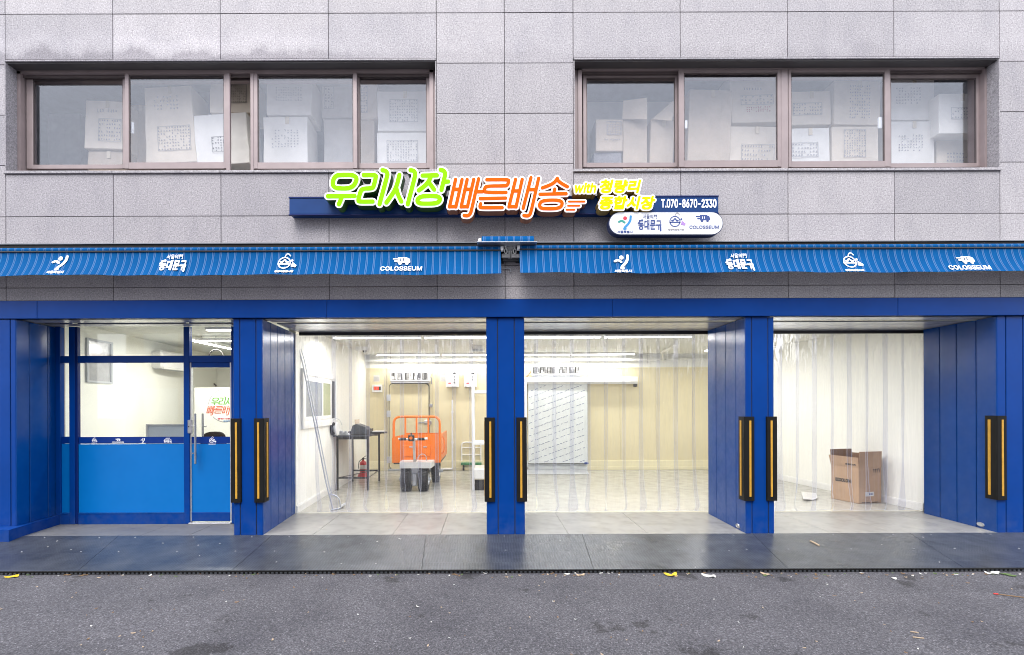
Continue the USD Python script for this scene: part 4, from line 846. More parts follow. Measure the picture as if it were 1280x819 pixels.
# ---------------------------------------------------------------- lamps
LAMP = 1.65
def tube_lamp(label, c, length, ax='x', w=0.085, power=1.0, hang=True):
    t = thing('linear_light', label, 'ceiling light', 'linear ceiling lights inside the shop', c)
    L = length / 2
    def b(u, v, y0, y1, z0, z1): return bx(u, v, y0, y1, z0, z1, .004) if ax == 'x' else bx(y0, y1, u, v, z0, z1, .004)
    for nm, m, mt in (('housing', b(-L, L, -w / 2, w / 2, .012, .05), 'white_metal'), ('diffuser', b(-L + .01, L - .01, -w / 2 + .006, w / 2 - .006, -.008, .012), 'tube_light')):
        usdkit.mesh(stage, path_of(nm, t), m, M(mt))
    if hang:
        for u in (-L * .7, L * .7):
            o = (u, 0) if ax == 'x' else (0, u)
            usdkit.mesh(stage, path_of('rod', t), cyl((o[0], o[1], .05), (o[0], o[1], CEIL - c[2]), .006, 6), M('white_metal'))
    l = UsdLux.RectLight.Define(stage, str(t.GetPath()) + '/lamp')
    l.AddTranslateOp().Set(Gf.Vec3d(0, 0, -.012)); l.CreateWidthAttr(length * .97 if ax == 'x' else w); l.CreateHeightAttr(w if ax == 'x' else length * .97)
    l.CreateIntensityAttr(26 * power * LAMP); l.CreateColorAttr(Gf.Vec3f(1.0, .98, .90)); l.CreateNormalizeAttr(False)
zl = 2.77
for i, (x, lab) in enumerate([(-1.9, 'ceiling light over the orange cart'), (-.35, 'ceiling light behind the middle column'), (1.2, 'ceiling light over the film wrapped door'), (2.75, 'ceiling light over the beige wall')]):
    tube_lamp(lab + ', front row', (x, 2.25, zl), 1.5)
for x, lab in ((-1.9, 'back row ceiling light above the cold store door'), (-.35, 'back row ceiling light above the control boxes'), (1.2, 'back row ceiling light above the sliding door'), (2.75, 'back row ceiling light above the beige panels')): tube_lamp(lab, (x, 5.45, 2.805), 1.5, power=.5)
tube_lamp('added unseen light behind the third column, near the curtain', (4.2, 1.62, zl), .7, power=2.2)  # hidden lamp added to brighten the fourth bay
tube_lamp('added unseen light behind the third column, deeper in the shop', (4.75, 4.0, zl), .9, 'y', power=1.5)  # another out-of-view lamp, added to light the right wall
for (x, y, lab, L_, ax, pw) in ((-3.8, 1.34, 'office ceiling light nearest the glass door', 1.0, 'x', 1.25), (-4.75, 2.55, 'second office ceiling light from the glass door', 1.0, 'x', 1.25), (-5.23, 3.2, 'long office light running away from the glass door', 1.6, 'y', .5)): tube_lamp(lab, (x, y, zl), L_, ax, power=pw)

# ---------------------------------------------------------------- pvc strip curtains
def curtain(label, pxa, pxb, overlaps, seed):
    t = thing('strip_curtain', label, 'strip curtain', 'clear plastic strip curtains in the bays')
    r = random.Random(seed); ov = .024
    edges = [X(pxa, 1.2) - .01] + [X(p, 1.2) for p in overlaps] + [X(pxb, 1.2) + .01]
    for i, (a, b) in enumerate(zip(edges, edges[1:])):
        y0 = 1.2 + (.012 if i % 2 else 0.0); nz = 26; nxx = 5
        zs = np.concatenate([np.linspace(TOP - .02, .5, 12), np.linspace(.47, 0.008 + r.uniform(0, .012), nz - 12)]); x = np.linspace(a - ov, b + ov, nxx)
        cx_, ph, am, cu, lat = (a + b) / 2, r.uniform(0, 6), r.uniform(.003, .010), r.uniform(-.06, .02), r.choice((-1, 1, 1)) * r.uniform(.01, .09)
        P = []
        for z in zs:
            k = max(0.0, 1 - z / .75); s = max(0.0, 1 - z / .13)
            for u in x:
                w = (u - cx_) / (b - a)
                P.append((u + lat * k * k - lat * .9 * s * s, y0 + am * math.sin(z * 3.1 + ph) * (1 - abs(z - 1.3) / 1.6) + .014 * (w * w) * (1 if i % 2 else -1) - cu * s * s + .014 * k * math.sin(ph + w * 2), z))
        P = np.array(P); n = len(P); Q = P + [0, .0025, 0]; f = []
        for k in range(nz - 1):
            for j in range(nxx - 1):
                p = k * nxx + j; q_ = p + nxx; f += [(p, q_ + 1, p + 1), (p, q_, q_ + 1), (n + p, n + p + 1, n + q_ + 1), (n + p, n + q_ + 1, n + q_)]
            for j in (0, nxx - 1): p = k * nxx + j; q_ = p + nxx; f += [(p, n + p, n + q_), (p, n + q_, q_)]
        for j in range(nxx - 1): p = (nz - 1) * nxx + j; f += [(p, n + p, n + p + 1), (p, n + p + 1, p + 1)]
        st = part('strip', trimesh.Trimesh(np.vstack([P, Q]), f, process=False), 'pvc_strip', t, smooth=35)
        for j in (0, nxx - 1): part('edge', tube(P.reshape(nz, nxx, 3)[:, j] + [0, .001, 0], .0022, 5), 'pvc_edge', st, smooth=True)
        part('hem', tube(P.reshape(nz, nxx, 3)[-1] + [0, .001, .002], .0022, 5), 'pvc_edge', st, smooth=True)
curtain('clear strip curtain in front of the orange cart', 370.5, 607.5, (395.5, 417, 438, 459.5, 482, 502.5, 524.5, 546, 567.5, 589), 1)
curtain('clear strip curtain in front of the film wrapped door', 656.5, 885, (670.5, 693, 715, 736, 757.5, 780, 801.5, 823, 845, 867.5), 2)
curtain('clear strip curtain in front of the lone carton', 969, 1154.5, (975, 997, 1018.5, 1040.5, 1062, 1084, 1107, 1129), 3)

# ================================================================ the office
ac = thing('air_conditioner', 'white wall air conditioner high on the office wall', 'air conditioner')
def onw(P, Q, Y): t = (Y - P[1]) / (Q[1] - P[1]); return P[0] + (Q[0] - P[0]) * t
x = onw(OA, OB, 3.6)
part('body', bx(x - .02, x + .25, 3.15, 4.1, 2.34, 2.68, .03), 'white_plastic', ac); part('outlet', bx(x + .06, x + .22, 3.2, 4.05, 2.325, 2.345), 'grey_plastic', ac); part('flap', bx(x + .14, x + .262, 3.2, 4.05, 2.33, 2.36, .006), 'white_metal', ac)
ow = thing('wall_panel', 'flat grey shuttered hatch on the office wall', 'hatch')
ya, yb = 1.42, 2.02
xa, xb = onw(OA, OB, ya), onw(OA, OB, yb)
za, zb_ = 2.02, 2.65
part('frame', [wallseg((xa, ya), (xb, yb), -.03, za - .03, za), wallseg((xa, ya), (xb, yb), -.03, zb_, zb_ + .03), wallseg((xa, ya), (xa + (xb - xa) * .04, ya + .04), -.03, za, zb_), wallseg((xb - (xb - xa) * .04, yb - .04), (xb, yb), -.03, za, zb_)], 'grey_plastic', ow)
part('board', wallseg((xa, ya + .04), (xb, yb - .06), -.012, za, zb_), 'soffit_grey', ow)
fp_ = thing('partition_screen', 'frosted grey desk screen behind the left pane', 'desk screen')
p0, p1 = W(182.5, 531, 1.75), W(232, 546, 1.75)
part('screen', bx(p0[0] + .03, p1[0] + .03, 1.75, 1.775, .3, p0[2] - .012, .004), 'frosted', fp_); part('frame', [bx(p0[0], p0[0] + .03, 1.74, 1.785, .0, p0[2] + .01, .004), bx(p0[0] + .03, p1[0] + .03, 1.742, 1.783, p0[2] - .012, p0[2] + .008, .003)], 'aluminium', fp_)
part('foot', bx(p0[0] - .02, p0[0] + .06, 1.6, 1.92, .001, .03, .005), 'aluminium', fp_); part('foot', bx(p1[0] - .1, p1[0] - .02, 1.6, 1.92, .001, .03, .005), 'aluminium', fp_)
sb = thing('logo_board', 'pale freestanding board with round green and orange shop logo', 'board')
YB = 3.2
b0, b1 = W(243, 600, YB), W(318, 484.5, YB); 
part('board', bx(b0[0], b1[0], YB, YB + .05, .08, b1[2], .006), 'white_paint', sb)
part('leg', bx(b0[0] + .02, b0[0] + .08, YB - .15, YB + .2, 0.001, .08, .006), 'aluminium', sb); part('leg', bx(b1[0] - .08, b1[0] - .02, YB - .15, YB + .2, 0.001, .08, .006), 'aluminium', sb)
ctr = W(281.5, 507, YB); rr_ = 20.5 * (YB + D) / D / 100
arc = Point(ctr[0], ctr[2]).buffer(rr_ + .008, quad_segs=16).difference(Point(ctr[0], ctr[2]).buffer(rr_ - .003, quad_segs=16))
gall, oall = unary_union(list(gl.values())), unary_union(list(ol.values()))
tg = px_fit(affinity.scale(gall, 1, -1, origin=(0, 0)), 264, 301, 495.5, 506.5, YB); to = px_fit(affinity.scale(oall, 1, -1, origin=(0, 0)), 258, 298, 507, 519.5, YB)
arc = arc.difference(unary_union([tg, to]).buffer(.03))
for gm, mt, nm in ((arc, 'ink_grey', 'ring'), (tg, 'logo_green', 'lettering'), (to, 'logo_orange', 'lettering')): part(nm, ex(gm, YB - .003, YB - .0005), mt, sb)
part('small_text', ex(px_fit(text('종합시장', 80, True, 3), 272, 288, 522.5, 524.5, YB), YB - .003, YB - .0005), 'logo_red', sb)
part('small_text', ex(px_fit(text('청량리', 80, True, 3), 279, 289, 525.5, 527.3, YB), YB - .003, YB - .0005), 'logo_cyan', sb)
oc = thing('office_chair', 'black office chair back seen through the glass door', 'chair', loc=(W(267, 546, 1.9)[0], 1.9, 0))
oo = origin(oc); zc_ = W(267, 540.5, 1.9)[2]
m = trimesh.creation.icosphere(3, 1.0); v = m.vertices; v = np.sign(v) * np.abs(v) ** .6 * np.array([.21, .045, .26]); v[:, 1] -= .05 * (v[:, 0] / .2) ** 2
part('backrest', trimesh.Trimesh(v + [oo[0], oo[1] + .05, zc_ - .25], m.faces, process=False), 'black_rubber', oc, smooth=True)
v2 = np.sign(m.vertices) * np.abs(m.vertices) ** .6 * np.array([.24, .24, .05])
part('seat', trimesh.Trimesh(v2 + [oo[0], oo[1] + .28, .47], m.faces, process=False), 'black_rubber', oc, smooth=True)
part('stem', [cyl((oo[0], oo[1] + .28, .08), (oo[0], oo[1] + .28, .44), .03), tube(bend([(oo[0], oo[1] + .28, .43), (oo[0], oo[1] + .1, .43), (oo[0], oo[1] + .09, .8)], .06), .02)], 'black_metal', oc)
for k in range(5):
    t_ = k * 2 * math.pi / 5; e_ = (oo[0] + .3 * math.cos(t_), oo[1] + .28 + .3 * math.sin(t_), .06)
    lg_ = part('leg', tube([(oo[0], oo[1] + .28, .1), e_], .02), 'black_metal', oc); part('castor', cyl((e_[0] - .015, e_[1], .03), (e_[0] + .015, e_[1], .03), .029), 'black_rubber', lg_)
hp = thing('ring_lamp', 'black ring hanging in the upper right office pane', 'ring lamp')
cpt = W(270, 446, 2.6); th = np.linspace(0, 2 * np.pi, 33)[:-1]
part('ring', tube(np.array([(cpt[0] + .125 * math.cos(t), 2.6, cpt[2] + .125 * math.sin(t)) for t in th]), .011, 8, True), 'black_metal', hp, smooth=True); part('cord', cyl((cpt[0], 2.6, cpt[2] + .125), (cpt[0], 2.6, CEIL), .005, 6), 'black_metal', hp)
pd = thing('door_brace', 'dark diagonal rod above the logo board', 'rod')
part('rod', tube([W(246, 461, 5.75), W(270.5, 482.5, 5.75)], .016, 8), 'dark_grey', pd); part('fixing', [bx(*(lambda a: (a[0] - .04, a[0] + .04, 5.76, BW - .002, a[2] - .04, a[2] + .04))(W(246, 461, 5.75)))], 'dark_grey', pd)

# ================================================================ sliding window of the partition wall
iw = thing('interior_window', 'white sliding window in the partition wall', 'window')
def lwall(y0, y1, z0, z1, t, off=0.0, mat='white_metal', name='frame', parent=iw):
    P, Q = np.array([onw(LA, LB, y0) + .001 + off, y0]), np.array([onw(LA, LB, y1) + .001 + off, y1]); return wallseg(P, Q, -t, z0, z1)
y0, y1, z0, z1 = 1.5, 3.22, 1.345, 2.105
part('casing', [lwall(y0 - .09, y1 + .09, z0 - .09, z0, .035), lwall(y0 - .09, y1 + .09, z1, z1 + .09, .035), lwall(y0 - .09, y0, z0, z1, .035), lwall(y1, y1 + .09, z0, z1, .035)], 'white_metal', iw)
part('frame', [lwall(y0, y1, z0, z0 + .03, .02), lwall(y0, y1, z1 - .03, z1, .02), lwall(y0, y0 + .03, z0 + .03, z1 - .03, .02), lwall(y1 - .03, y1, z0 + .03, z1 - .03, .02)], 'white_plastic', iw)
part('recess', lwall(y0 + .03, y1 - .03, z0 + .03, z1 - .03, .004), 'dark_grey', iw)
plain('green_glass', (0.36, 0.40, 0.27), 0.12, var=0.05, scale=2); plain('grey_glass', (0.30, 0.33, 0.37), 0.1, var=0.12, scale=2)
for a, b, off, gm in ((1.53, 2.42, .006, 'grey_glass'), (2.36, 2.92, .016, 'green_glass')):
    zz0, zz1 = z0 + .032, z1 - .032
    sh = part('sash', [lwall(a, b, zz0, zz0 + .06, .012, off), lwall(a, b, zz1 - .06, zz1, .012, off), lwall(a, a + .06, zz0 + .06, zz1 - .06, .012, off), lwall(b - .06, b, zz0 + .06, zz1 - .06, .012, off)], 'white_plastic', iw)
    part('pane', lwall(a + .06, b - .06, zz0 + .06, zz1 - .06, .004, off + .003), gm, iw)
po = thing('hooked_pole', 'thin steel pole with a bent foot leaning by the partition wall', 'pole')
Yp = 1.42
pt = [W(371, 437, Yp - .1), W(373.5, 436, Yp - .06), W(378, 452, Yp), W(408, 605, Yp), W(411.5, 618, Yp), F(416, 636.5, .02)]
part('pole', tube(bend(pt, .05), .012, 8), 'galvanised', po, smooth=True); part('pole', tube([p + [.026, .03, 0] for p in bend(pt[1:5], .05)], .009, 8), 'galvanised', po, smooth=True)
part('loop', tube(bend([W(411.5, 618, Yp), W(419, 619, Yp), W(424, 623, Yp), F(426, 635, .02)], .05), .011, 8), 'galvanised', po, smooth=True)
fa, fb = F(414, 637.5, .012), F(431.5, 630, .012)
part('foot', [tube([fa, F(425, 635.5, .012), fb], .012, 8), trimesh.convex.convex_hull(np.array([F(424, 636, .004), F(426, 631, .004), F(432, 628, .05), F(432, 631, .05), F(425, 635, .03)]))], 'galvanised', po)
cc = thing('security_camera', 'white dome camera high in the corner above the work table', 'camera')
cp = W(452, 437, 3.9)
part('bracket', [bx(cp[0] - .12, cp[0] + .02, 3.86, 3.94, cp[2] - .02, cp[2] + .06, .01)], 'white_plastic', cc)
part('body', lathe([(0.0, .05), (.075, .05), (.085, .02), (.08, -.02), (.0, -.02)], (cp[0] + .055, 3.9, cp[2])), 'white_plastic', cc, smooth=30)
part('dome', lathe([(0.042, 0.0), (.04, -.02), (.025, -.04), (.0, -.045)], (cp[0] + .06, 3.9, cp[2] - .02)), 'black_metal', cc, smooth=True)

# ================================================================ work table and what stands on it
wt = thing('work_table', 'narrow steel table with black legs against the partition wall', 'table')
TZ = 1.02
fl, fr_, rl, rr2 = F(422, 613), F(460, 613), F(441, 602), F(474, 601.5)
part('tabletop', ex(Polygon([(fl[0] - .10, fl[1] - .05), (fr_[0] + .03, fr_[1] - .05), (rr2[0] + .09, rr2[1] + .06), (rl[0] - .02, rl[1] + .06)]), TZ, TZ + .028, 'xy'), 'dark_grey', wt)
for p in (fl, fr_, rl, rr2): part('leg', bx(p[0] - .018, p[0] + .018, p[1] - .018, p[1] + .018, 0.0005, TZ - .001, .003), 'black_metal', wt)
for p, q_ in ((fl, fr_), (rl, rr2)): part('rail', [bx(p[0] + .018, q_[0] - .018, p[1] - .012, p[1] + .012, .22, .25), bx(p[0] + .018, q_[0] - .018, p[1] - .012, p[1] + .012, TZ - .05, TZ - .002)], 'black_metal', wt)
part('brace', [tube([(fl[0], fl[1], .235), (rr2[0] - .1, rr2[1], .235)], .008, 6), tube([(fr_[0], fr_[1] + .02, .235), (rr2[0], rr2[1] - .02, .235)], .01, 6)], 'black_metal', wt)
tz = TZ + .029
lp = thing('label_printer', 'dark label printer with raised paper flap on the work table', 'printer', loc=(X(450, 3.3), 3.3, tz))
a, b = W(440.5, 545, 3.3), W(459.5, 531, 3.3); o3 = origin(lp)
pr = ex(Polygon([(a[0], tz), (b[0], tz), (b[0] + .02, tz + .1), (b[0] - .02, tz + .15), (a[0] + .1, tz + .21), (a[0] + .03, tz + .18), (a[0], tz + .09)]), 3.2, 3.5); part('body', pr, 'dark_grey', lp)
part('paper_flap', trimesh.convex.convex_hull(np.array([(a[0] + .04, 3.33, tz + .2), (a[0] + .13, 3.33, tz + .22), (a[0] + .02, 3.37, tz + .29), (a[0] + .12, 3.37, tz + .30), (a[0] + .05, 3.345, tz + .2)])), 'carton_tan', lp)
part('base', bx(a[0] - .01, b[0] + .01, 3.19, 3.51, tz, tz + .02, .006), 'black_metal', lp)
rk = thing('paper_tray', 'flat dark tray with papers at the far end of the work table', 'tray', loc=(X(471, 3.75), 3.75, tz))
x = X(470, 3.75); part('tray', bx(x - .10, x + .20, 3.6, 3.9, tz, tz + .03, .005), 'black_metal', rk); part('papers', bx(x - .05, x + .16, 3.62, 3.85, tz + .031, tz + .05), 'paper', rk); part('divider', bx(x - .1, x - .08, 3.62, 3.85, tz + .03, tz + .1, .004), 'black_metal', rk)
sv = thing('cable_reel', 'white round reel on the left end of the work table', 'reel', loc=(X(418.5, 3.0), 3.0, tz))
x = X(418.5, 3.02)
part('disc', lathe([(0, -.015), (.125, -.015), (.13, 0), (.125, .015), (0, .015)], (x - .03, 3.0, tz + .13), 28, 'x'), 'black_rubber', sv, smooth=30); part('disc', lathe([(0, -.015), (.12, -.015), (.125, 0), (.12, .015), (0, .015)], (x + .05, 3.0, tz + .125), 28, 'x'), 'white_plastic', sv, smooth=30)
part('hub', cyl((x - .03, 3.0, tz + .128), (x + .05, 3.0, tz + .128), .06), 'grey_plastic', sv); part('wire', tube(bend([(x - .04, 3.0, tz + .25), (x + .0, 3.0, tz + .33), (x + .10, 3.02, tz + .30), (x + .12, 3.05, tz + .2)], .08), .006, 6), 'grey_plastic', sv)
for (px, lab, h_) in ((427.5, 'white tape dispenser beside the reel on the work table', .10), (433, 'small white tape dispenser left of the label printer', .08)):
    td = thing('tape_dispenser', lab, 'tape dispenser', loc=(X(px, 3.15), 3.15, tz)); x = X(px, 3.15)
    part('body', ex(Polygon([(x - .05, tz), (x + .06, tz), (x + .06, tz + .03), (x + .02, tz + h_ * .6), (x - .01, tz + h_), (x - .05, tz + h_ * .8)]), 3.12, 3.18), 'white_plastic', td); part('roll', lathe([(.018, -.02), (.038, -.02), (.038, .02), (.018, .02)], (x - .0, 3.1, tz + h_ * .55), 18, 'y'), 'grey_plastic', td)
sn = thing('scanner', 'small dark hand scanner lying left of the label printer', 'scanner', loc=(X(437.5, 3.2), 3.2, tz)); x = X(437.5, 3.2)
part('head', bx(x - .03, x + .04, 3.16, 3.24, tz + .03, tz + .075, .012), 'dark_grey', sn); part('grip', tube([(x, 3.2, tz + .05), (x - .07, 3.2, tz + .014)], .014, 8), 'dark_grey', sn)
fe = thing('fire_extinguisher', 'red fire extinguisher on a red stand by the work table', 'fire extinguisher', loc=F(454, 597.2)); o4 = origin(fe)
part('stand', lathe([(0, 0.0), (.125, 0.0), (.125, .03), (.095, .11), (.0, .11)], o4), 'red_paint', fe, smooth=25)
part('cylinder', lathe([(0, .10), (.073, .10), (.076, .13), (.076, .31), (.066, .35), (.028, .38), (.028, .40), (0, .40)], o4), 'red_paint', fe, smooth=30)
part('label', lathe([(.0772, .2), (.0772, .29)], o4), 'paper', fe, smooth=True)
part('valve', [cyl(o4 + [0, 0, .40], o4 + [0, 0, .43], .018), bx(o4[0] - .02, o4[0] + .075, o4[1] - .01, o4[1] + .01, .425, .44), tube([o4 + [-.01, 0, .44], o4 + [.07, 0, .49]], .008, 6)], 'black_metal', fe)
part('hose', tube(bend([o4 + [-.02, 0, .42], o4 + [-.10, 0, .36], o4 + [-.10, 0, .2]], .06), .009, 6), 'black_rubber', fe)

# ================================================================ cold store door, lettering box and wall equipment of the cart bay
cd = thing('cold_store_door', 'beige hinged cold store door with rounded top behind the cart', 'door')
p0, p1 = W(487, 587, BW), W(537, 479, BW); dz1 = p1[2]
def rrect(x0, x1, z0, z1, r): return sbox(x0 + r, z0 + r, x1 - r, z1 - r).buffer(r, quad_segs=6)
part('gasket', ex(rrect(p0[0], p1[0], .03, dz1, .09), BW - .03, BW - .003), 'dark_grey', cd)
part('leaf', ex(rrect(p0[0] + .022, p1[0] - .022, .05, dz1 - .022, .08), BW - .08, BW - .0295), 'beige_panel', cd)
part('bottom_bar', bx(p0[0] - .02, p1[0] + .02, BW - .09, BW - .003, .001, .05, .008), 'grey_plastic', cd)
for py in (497, 517, 574): part('hinge', bx(p0[0] - .05, p0[0] + .05, BW - .10, BW - .081, Z(py + 4, BW), Z(py - 4, BW), .006), 'galvanised', cd)
xh, zh = BS(534), Z(528, BW)
part('handle', [bx(xh - .06, xh + .12, BW - .13, BW - .082, zh - .05, zh + .05, .012), tube([(xh + .05, BW - .15, zh), (xh - .20, BW - .15, zh + .005)], .018, 8), bx(xh + .06, xh + .14, BW - .10, BW - .01, zh + .38, zh + .46, .01)], 'steel', cd)
ls = thing('air_curtain', 'white wall unit with dark grille letters above the cold store door', 'air curtain')
def grille_unit(t, x0, x1, y0, y1, groups, dark='ink_black'):
    a, b = W(x0, y1, BW - .2), W(x1, y0, BW - .2)
    body = part('body', bx(a[0], b[0], BW - .2, BW - .006, a[2], b[2], .02), 'white_plastic', t)
    part('base_strip', bx(a[0] + .02, b[0] - .02, BW - .19, BW - .006, a[2] - .03, a[2] - .001, .004), 'grey_plastic', t)
    r = random.Random(int(x0)); zz0, zz1 = a[2] + .05, b[2] - .025; out = []
    for g0, g1 in groups:
        u0, u1 = X(g0, BW - .2), X(g1, BW - .2); u = u0
        while u < u1 - .015:
            w = r.uniform(.018, .032)
            if r.random() < .93:
                za, zbb = (zz0, zz1) if r.random() < .55 else ((zz0 + (zz1 - zz0) * r.uniform(.1, .5), zz1) if r.random() < .5 else (zz0, zz1 - (zz1 - zz0) * r.uniform(.1, .5)))
                out.append(sbox(u, za, min(u + w, u1), zbb))
            u += w + r.uniform(.005, .011)
        out.append(sbox(u0, zz0, u1, zz0 + .01)); out.append(sbox(u0, zz1 - .01, u1, zz1))
    part('lettering', ex(unary_union(out), BW - .2025, BW - .2005), dark, t)
grille_unit(ls, 487.5, 537, 464.5, 477.5, ((489.5, 495.5), (497, 503.5), (506, 511.5), (513, 519), (521.5, 526), (528, 535)))
part('cable', tube(bend([(BS(537), BW - .1, Z(470, BW)), (BS(540), BW - .06, Z(472, BW)), (BS(539.5), BW - .03, Z(480, BW))], .05), .012, 6), 'ink_grey', ls)
tm = thing('temperature_display', 'white box with red glowing digits left of the cold store door', 'display')
a, b = W(465, 490.5, BW - .06), W(477.5, 481, BW - .06); part('case', bx(a[0], b[0], BW - .06, BW - .003, a[2], b[2], .008), 'white_plastic', tm)
a, b = W(467, 487.8, BW - .06), W(476, 483.3, BW - .06); sc_ = part('screen', bx(a[0], b[0], BW - .063, BW - .0605, a[2], b[2]), 'black_metal', tm)
def digits(n, x0, x1, z0, z1, y, wd=.016):
    segs = {'1': 'bc', '8': 'abcdefg', '0': 'abcdef', '5': 'afgcd', '-': 'g'}; out = []; w = (x1 - x0) / len(n)
    for i, ch in enumerate(n):
        u0, u1 = x0 + w * i + w * .12, x0 + w * (i + 1) - w * .12; zm = (z0 + z1) / 2
        d = dict(a=(u0, z1 - wd, u1, z1), g=(u0, zm - wd / 2, u1, zm + wd / 2), d=(u0, z0, u1, z0 + wd), f=(u0, zm, u0 + wd, z1), b=(u1 - wd, zm, u1, z1), e=(u0, z0, u0 + wd, zm), c=(u1 - wd, z0, u1, zm))
        out += [sbox(*d[s_]) for s_ in segs[ch]]
    return ex(unary_union(out), y, y + .001)
part('digits', digits('888', a[0] + .005, b[0] - .045, a[2] + .006, b[2] - .006, BW - .0645, .02), 'red_digits', sc_)
for (x0, x1, y0, y1, lab) in ((467, 474.5, 469, 477, 'small notice sheet above the red digit display'), (550.5, 557.5, 469.5, 477, 'small notice sheet left of the control boxes')):
    nt = thing('notice', lab, 'notice'); a, b = W(x0, y1, BW - .01), W(x1, y0, BW - .01)
    part('sheet', bx(a[0], b[0], BW - .008, BW - .003, a[2], b[2]), 'paper', nt); part('printed_lines', ex(unary_union([sbox(a[0] + .015, a[2] + .02 + k * .026, b[0] - .015, a[2] + .028 + k * .026) for k in range(4)]), BW - .010, BW - .0085), 'ink_grey', nt)
for (x0, x1, lab) in ((557.5, 573, 'grey control box, left of the two on the beige wall'), (580, 596, 'grey control box, right of the two on the beige wall')):
    cb = thing('control_box', lab, 'control box', 'two control boxes on the beige wall'); a, b = W(x0, 484, BW - .14), W(x1, 464, BW - .14)
    part('case', bx(a[0], b[0], BW - .14, BW - .003, a[2], b[2], .012), 'white_plastic', cb); part('lid_edge', bx(a[0] + .01, b[0] - .01, BW - .146, BW - .1405, a[2] + .012, b[2] - .012, .004), 'white_metal', cb)
    xm = (a[0] + b[0]) / 2
    part('meter', bx(xm + .02, xm + .10, BW - .15, BW - .1465, b[2] - .075, b[2] - .035), 'ink_black', cb)
    for k in range(3): part('switch', cyl((xm + .055, BW - .158, b[2] - .14 - .07 * k), (xm + .055, BW - .1465, b[2] - .14 - .07 * k), .016, 10), 'ink_black', cb)
    part('red_label', bx(xm - .10, xm - .03, BW - .149, BW - .1465, a[2] + .08, a[2] + .11), 'logo_red', cb)
    part('conduit', tube(bend([(xm - .06, BW - .06, b[2]), (xm - .06, BW - .06, b[2] + .13), (xm - .10, BW - .06, b[2] + .17), (xm - .14, BW - .05, b[2] + .12)], .05), .014, 6), 'white_plastic', cb)
wp = thing('water_pipe', 'thin white pipe down the beige wall beside the cart', 'pipe')
part('pipe', tube(bend([(BS(565.5), BW - .04, Z(500, BW)), (BS(565.5), BW - .07, .04), (BS(541), BW - .07, .04)], .05), .02, 8), 'white_plastic', wp, smooth=True)
for py in (515, 553): part('clip', bx(BS(565.5) - .03, BS(565.5) + .03, BW - .065, BW - .003, Z(py + 1, BW), Z(py - 1, BW)), 'white_plastic', wp)
tk = thing('cable_trunking', 'long white trunking high along the back wall', 'trunking')
zt2 = 2.705
part('trunk', bx(LB[0] - .0, BS(824), BW - .16, BW - .005, zt2 - .02, zt2 + .03, .006), 'white_metal', tk)
part('elbow', tube(bend([(BS(824), BW - .1, zt2), (BS(827), BW - .1, zt2), (X(828, 4.9), 4.9, CEIL - .06), (X(846, 3.6), 3.6, CEIL - .06)], .12), .022, 8), 'white_metal', tk)
part('bracket', [bx(BS(p) - .02, BS(p) + .02, BW - .12, BW - .01, zt2 + .03, CEIL, .003) for p in (520, 600, 690, 780)], 'white_metal', tk)
part('pipe', bx(BS(830), RB[0], BW - .12, BW - .05, zt2 - .0, zt2 + .03, .004), 'white_metal', tk)
for k, px in enumerate((488, 760)):
    cd_ = thing('pull_cord', ('pull cord over the cold store door', 'pull cord above the beige wall, right of the air curtain')[k], 'cord'); xx = X((488, 810)[k], 4.2)
    part('cord', cyl((xx, 4.2, CEIL), (xx, 4.2, CEIL - .33), .004, 6), 'ink_grey', cd_); part('bob', lathe([(0, -.02), (.014, -.015), (.01, .015), (0, .02)], (xx, 4.2, CEIL - .34), 10), 'ink_grey', cd_)
dv = thing('duct_box', 'white square duct box at the top right of the cart bay', 'duct')
a, b = W(591, 438, 4.0), W(602.5, 418, 4.0); part('duct', bx(a[0], b[0], 4.0, 4.3, a[2], CEIL - .002, .01), 'white_metal', dv); part('collar', bx(a[0] - .02, b[0] + .02, 3.985, 4.32, a[2] - .02, a[2] + .03, .006), 'grey_plastic', dv)

# shelving and the hand truck
sr = thing('storage_rack', 'white steel shelf rack behind the middle column', 'shelving')
P = F(591.5, 613); x0, y0_, x1, y1_ = P[0], P[1], P[0] + 1.0, P[1] + .6
for (u, v) in ((x0, y0_), (x1, y0_), (x0, y1_), (x1, y1_)): part('post', [bx(u - .022, u + .022, v - .022, v + .022, 0.0005, 2.05, .003)], 'white_metal', sr)
for z in (.10, .86, 1.84): part('shelf', bx(x0 + .023, x1 - .023, y0_ - .02, y1_ + .02, z + .12 if z < .2 else z, (z + .30) if z < .2 else z + .045, .004), 'white_metal', sr)
part('brace', [tube([(x0, y0_ + .02, 1.55), (x0, y1_ - .02, 1.84)], .008, 6), tube([(x0, y0_ + .02, 1.84), (x0, y1_ - .02, 1.55)], .008, 6)], 'galvanised', sr)
part('toe_board', bx(x0 + .03, x1 - .03, y0_, y0_ + .02, .001, .2), 'black_metal', sr)
ht = thing('hand_trolley', 'white framed hand trolley with green deck near the back wall', 'trolley'); a = F(577, 588); b = F(600, 588); yh = a[1]; zt3 = Z(553, yh)
part('frame', tube(bend([(a[0], yh, .16), (a[0], yh, zt3), (b[0] + .02, yh, zt3), (b[0] + .02, yh, .16)], .09), .017, 8), 'white_metal', ht, smooth=True)
part('crossbar', [tube([(a[0], yh, z), (b[0] + .02, yh, z)], .012, 6) for z in (.38, .56)], 'white_metal', ht); part('deck', bx(a[0] - .01, b[0] + .04, yh - .12, yh + .4, .14, .2, .01), 'green_paint', ht)
for u in (a[0] + .05, b[0] - .05):
    for v in (yh - .04, yh + .32): part('wheel', lathe([(0, -.02), (.06, -.02), (.065, 0), (.06, .02), (0, .02)], (u, v, .066), 18, 'x'), 'tyre', ht, smooth=30)

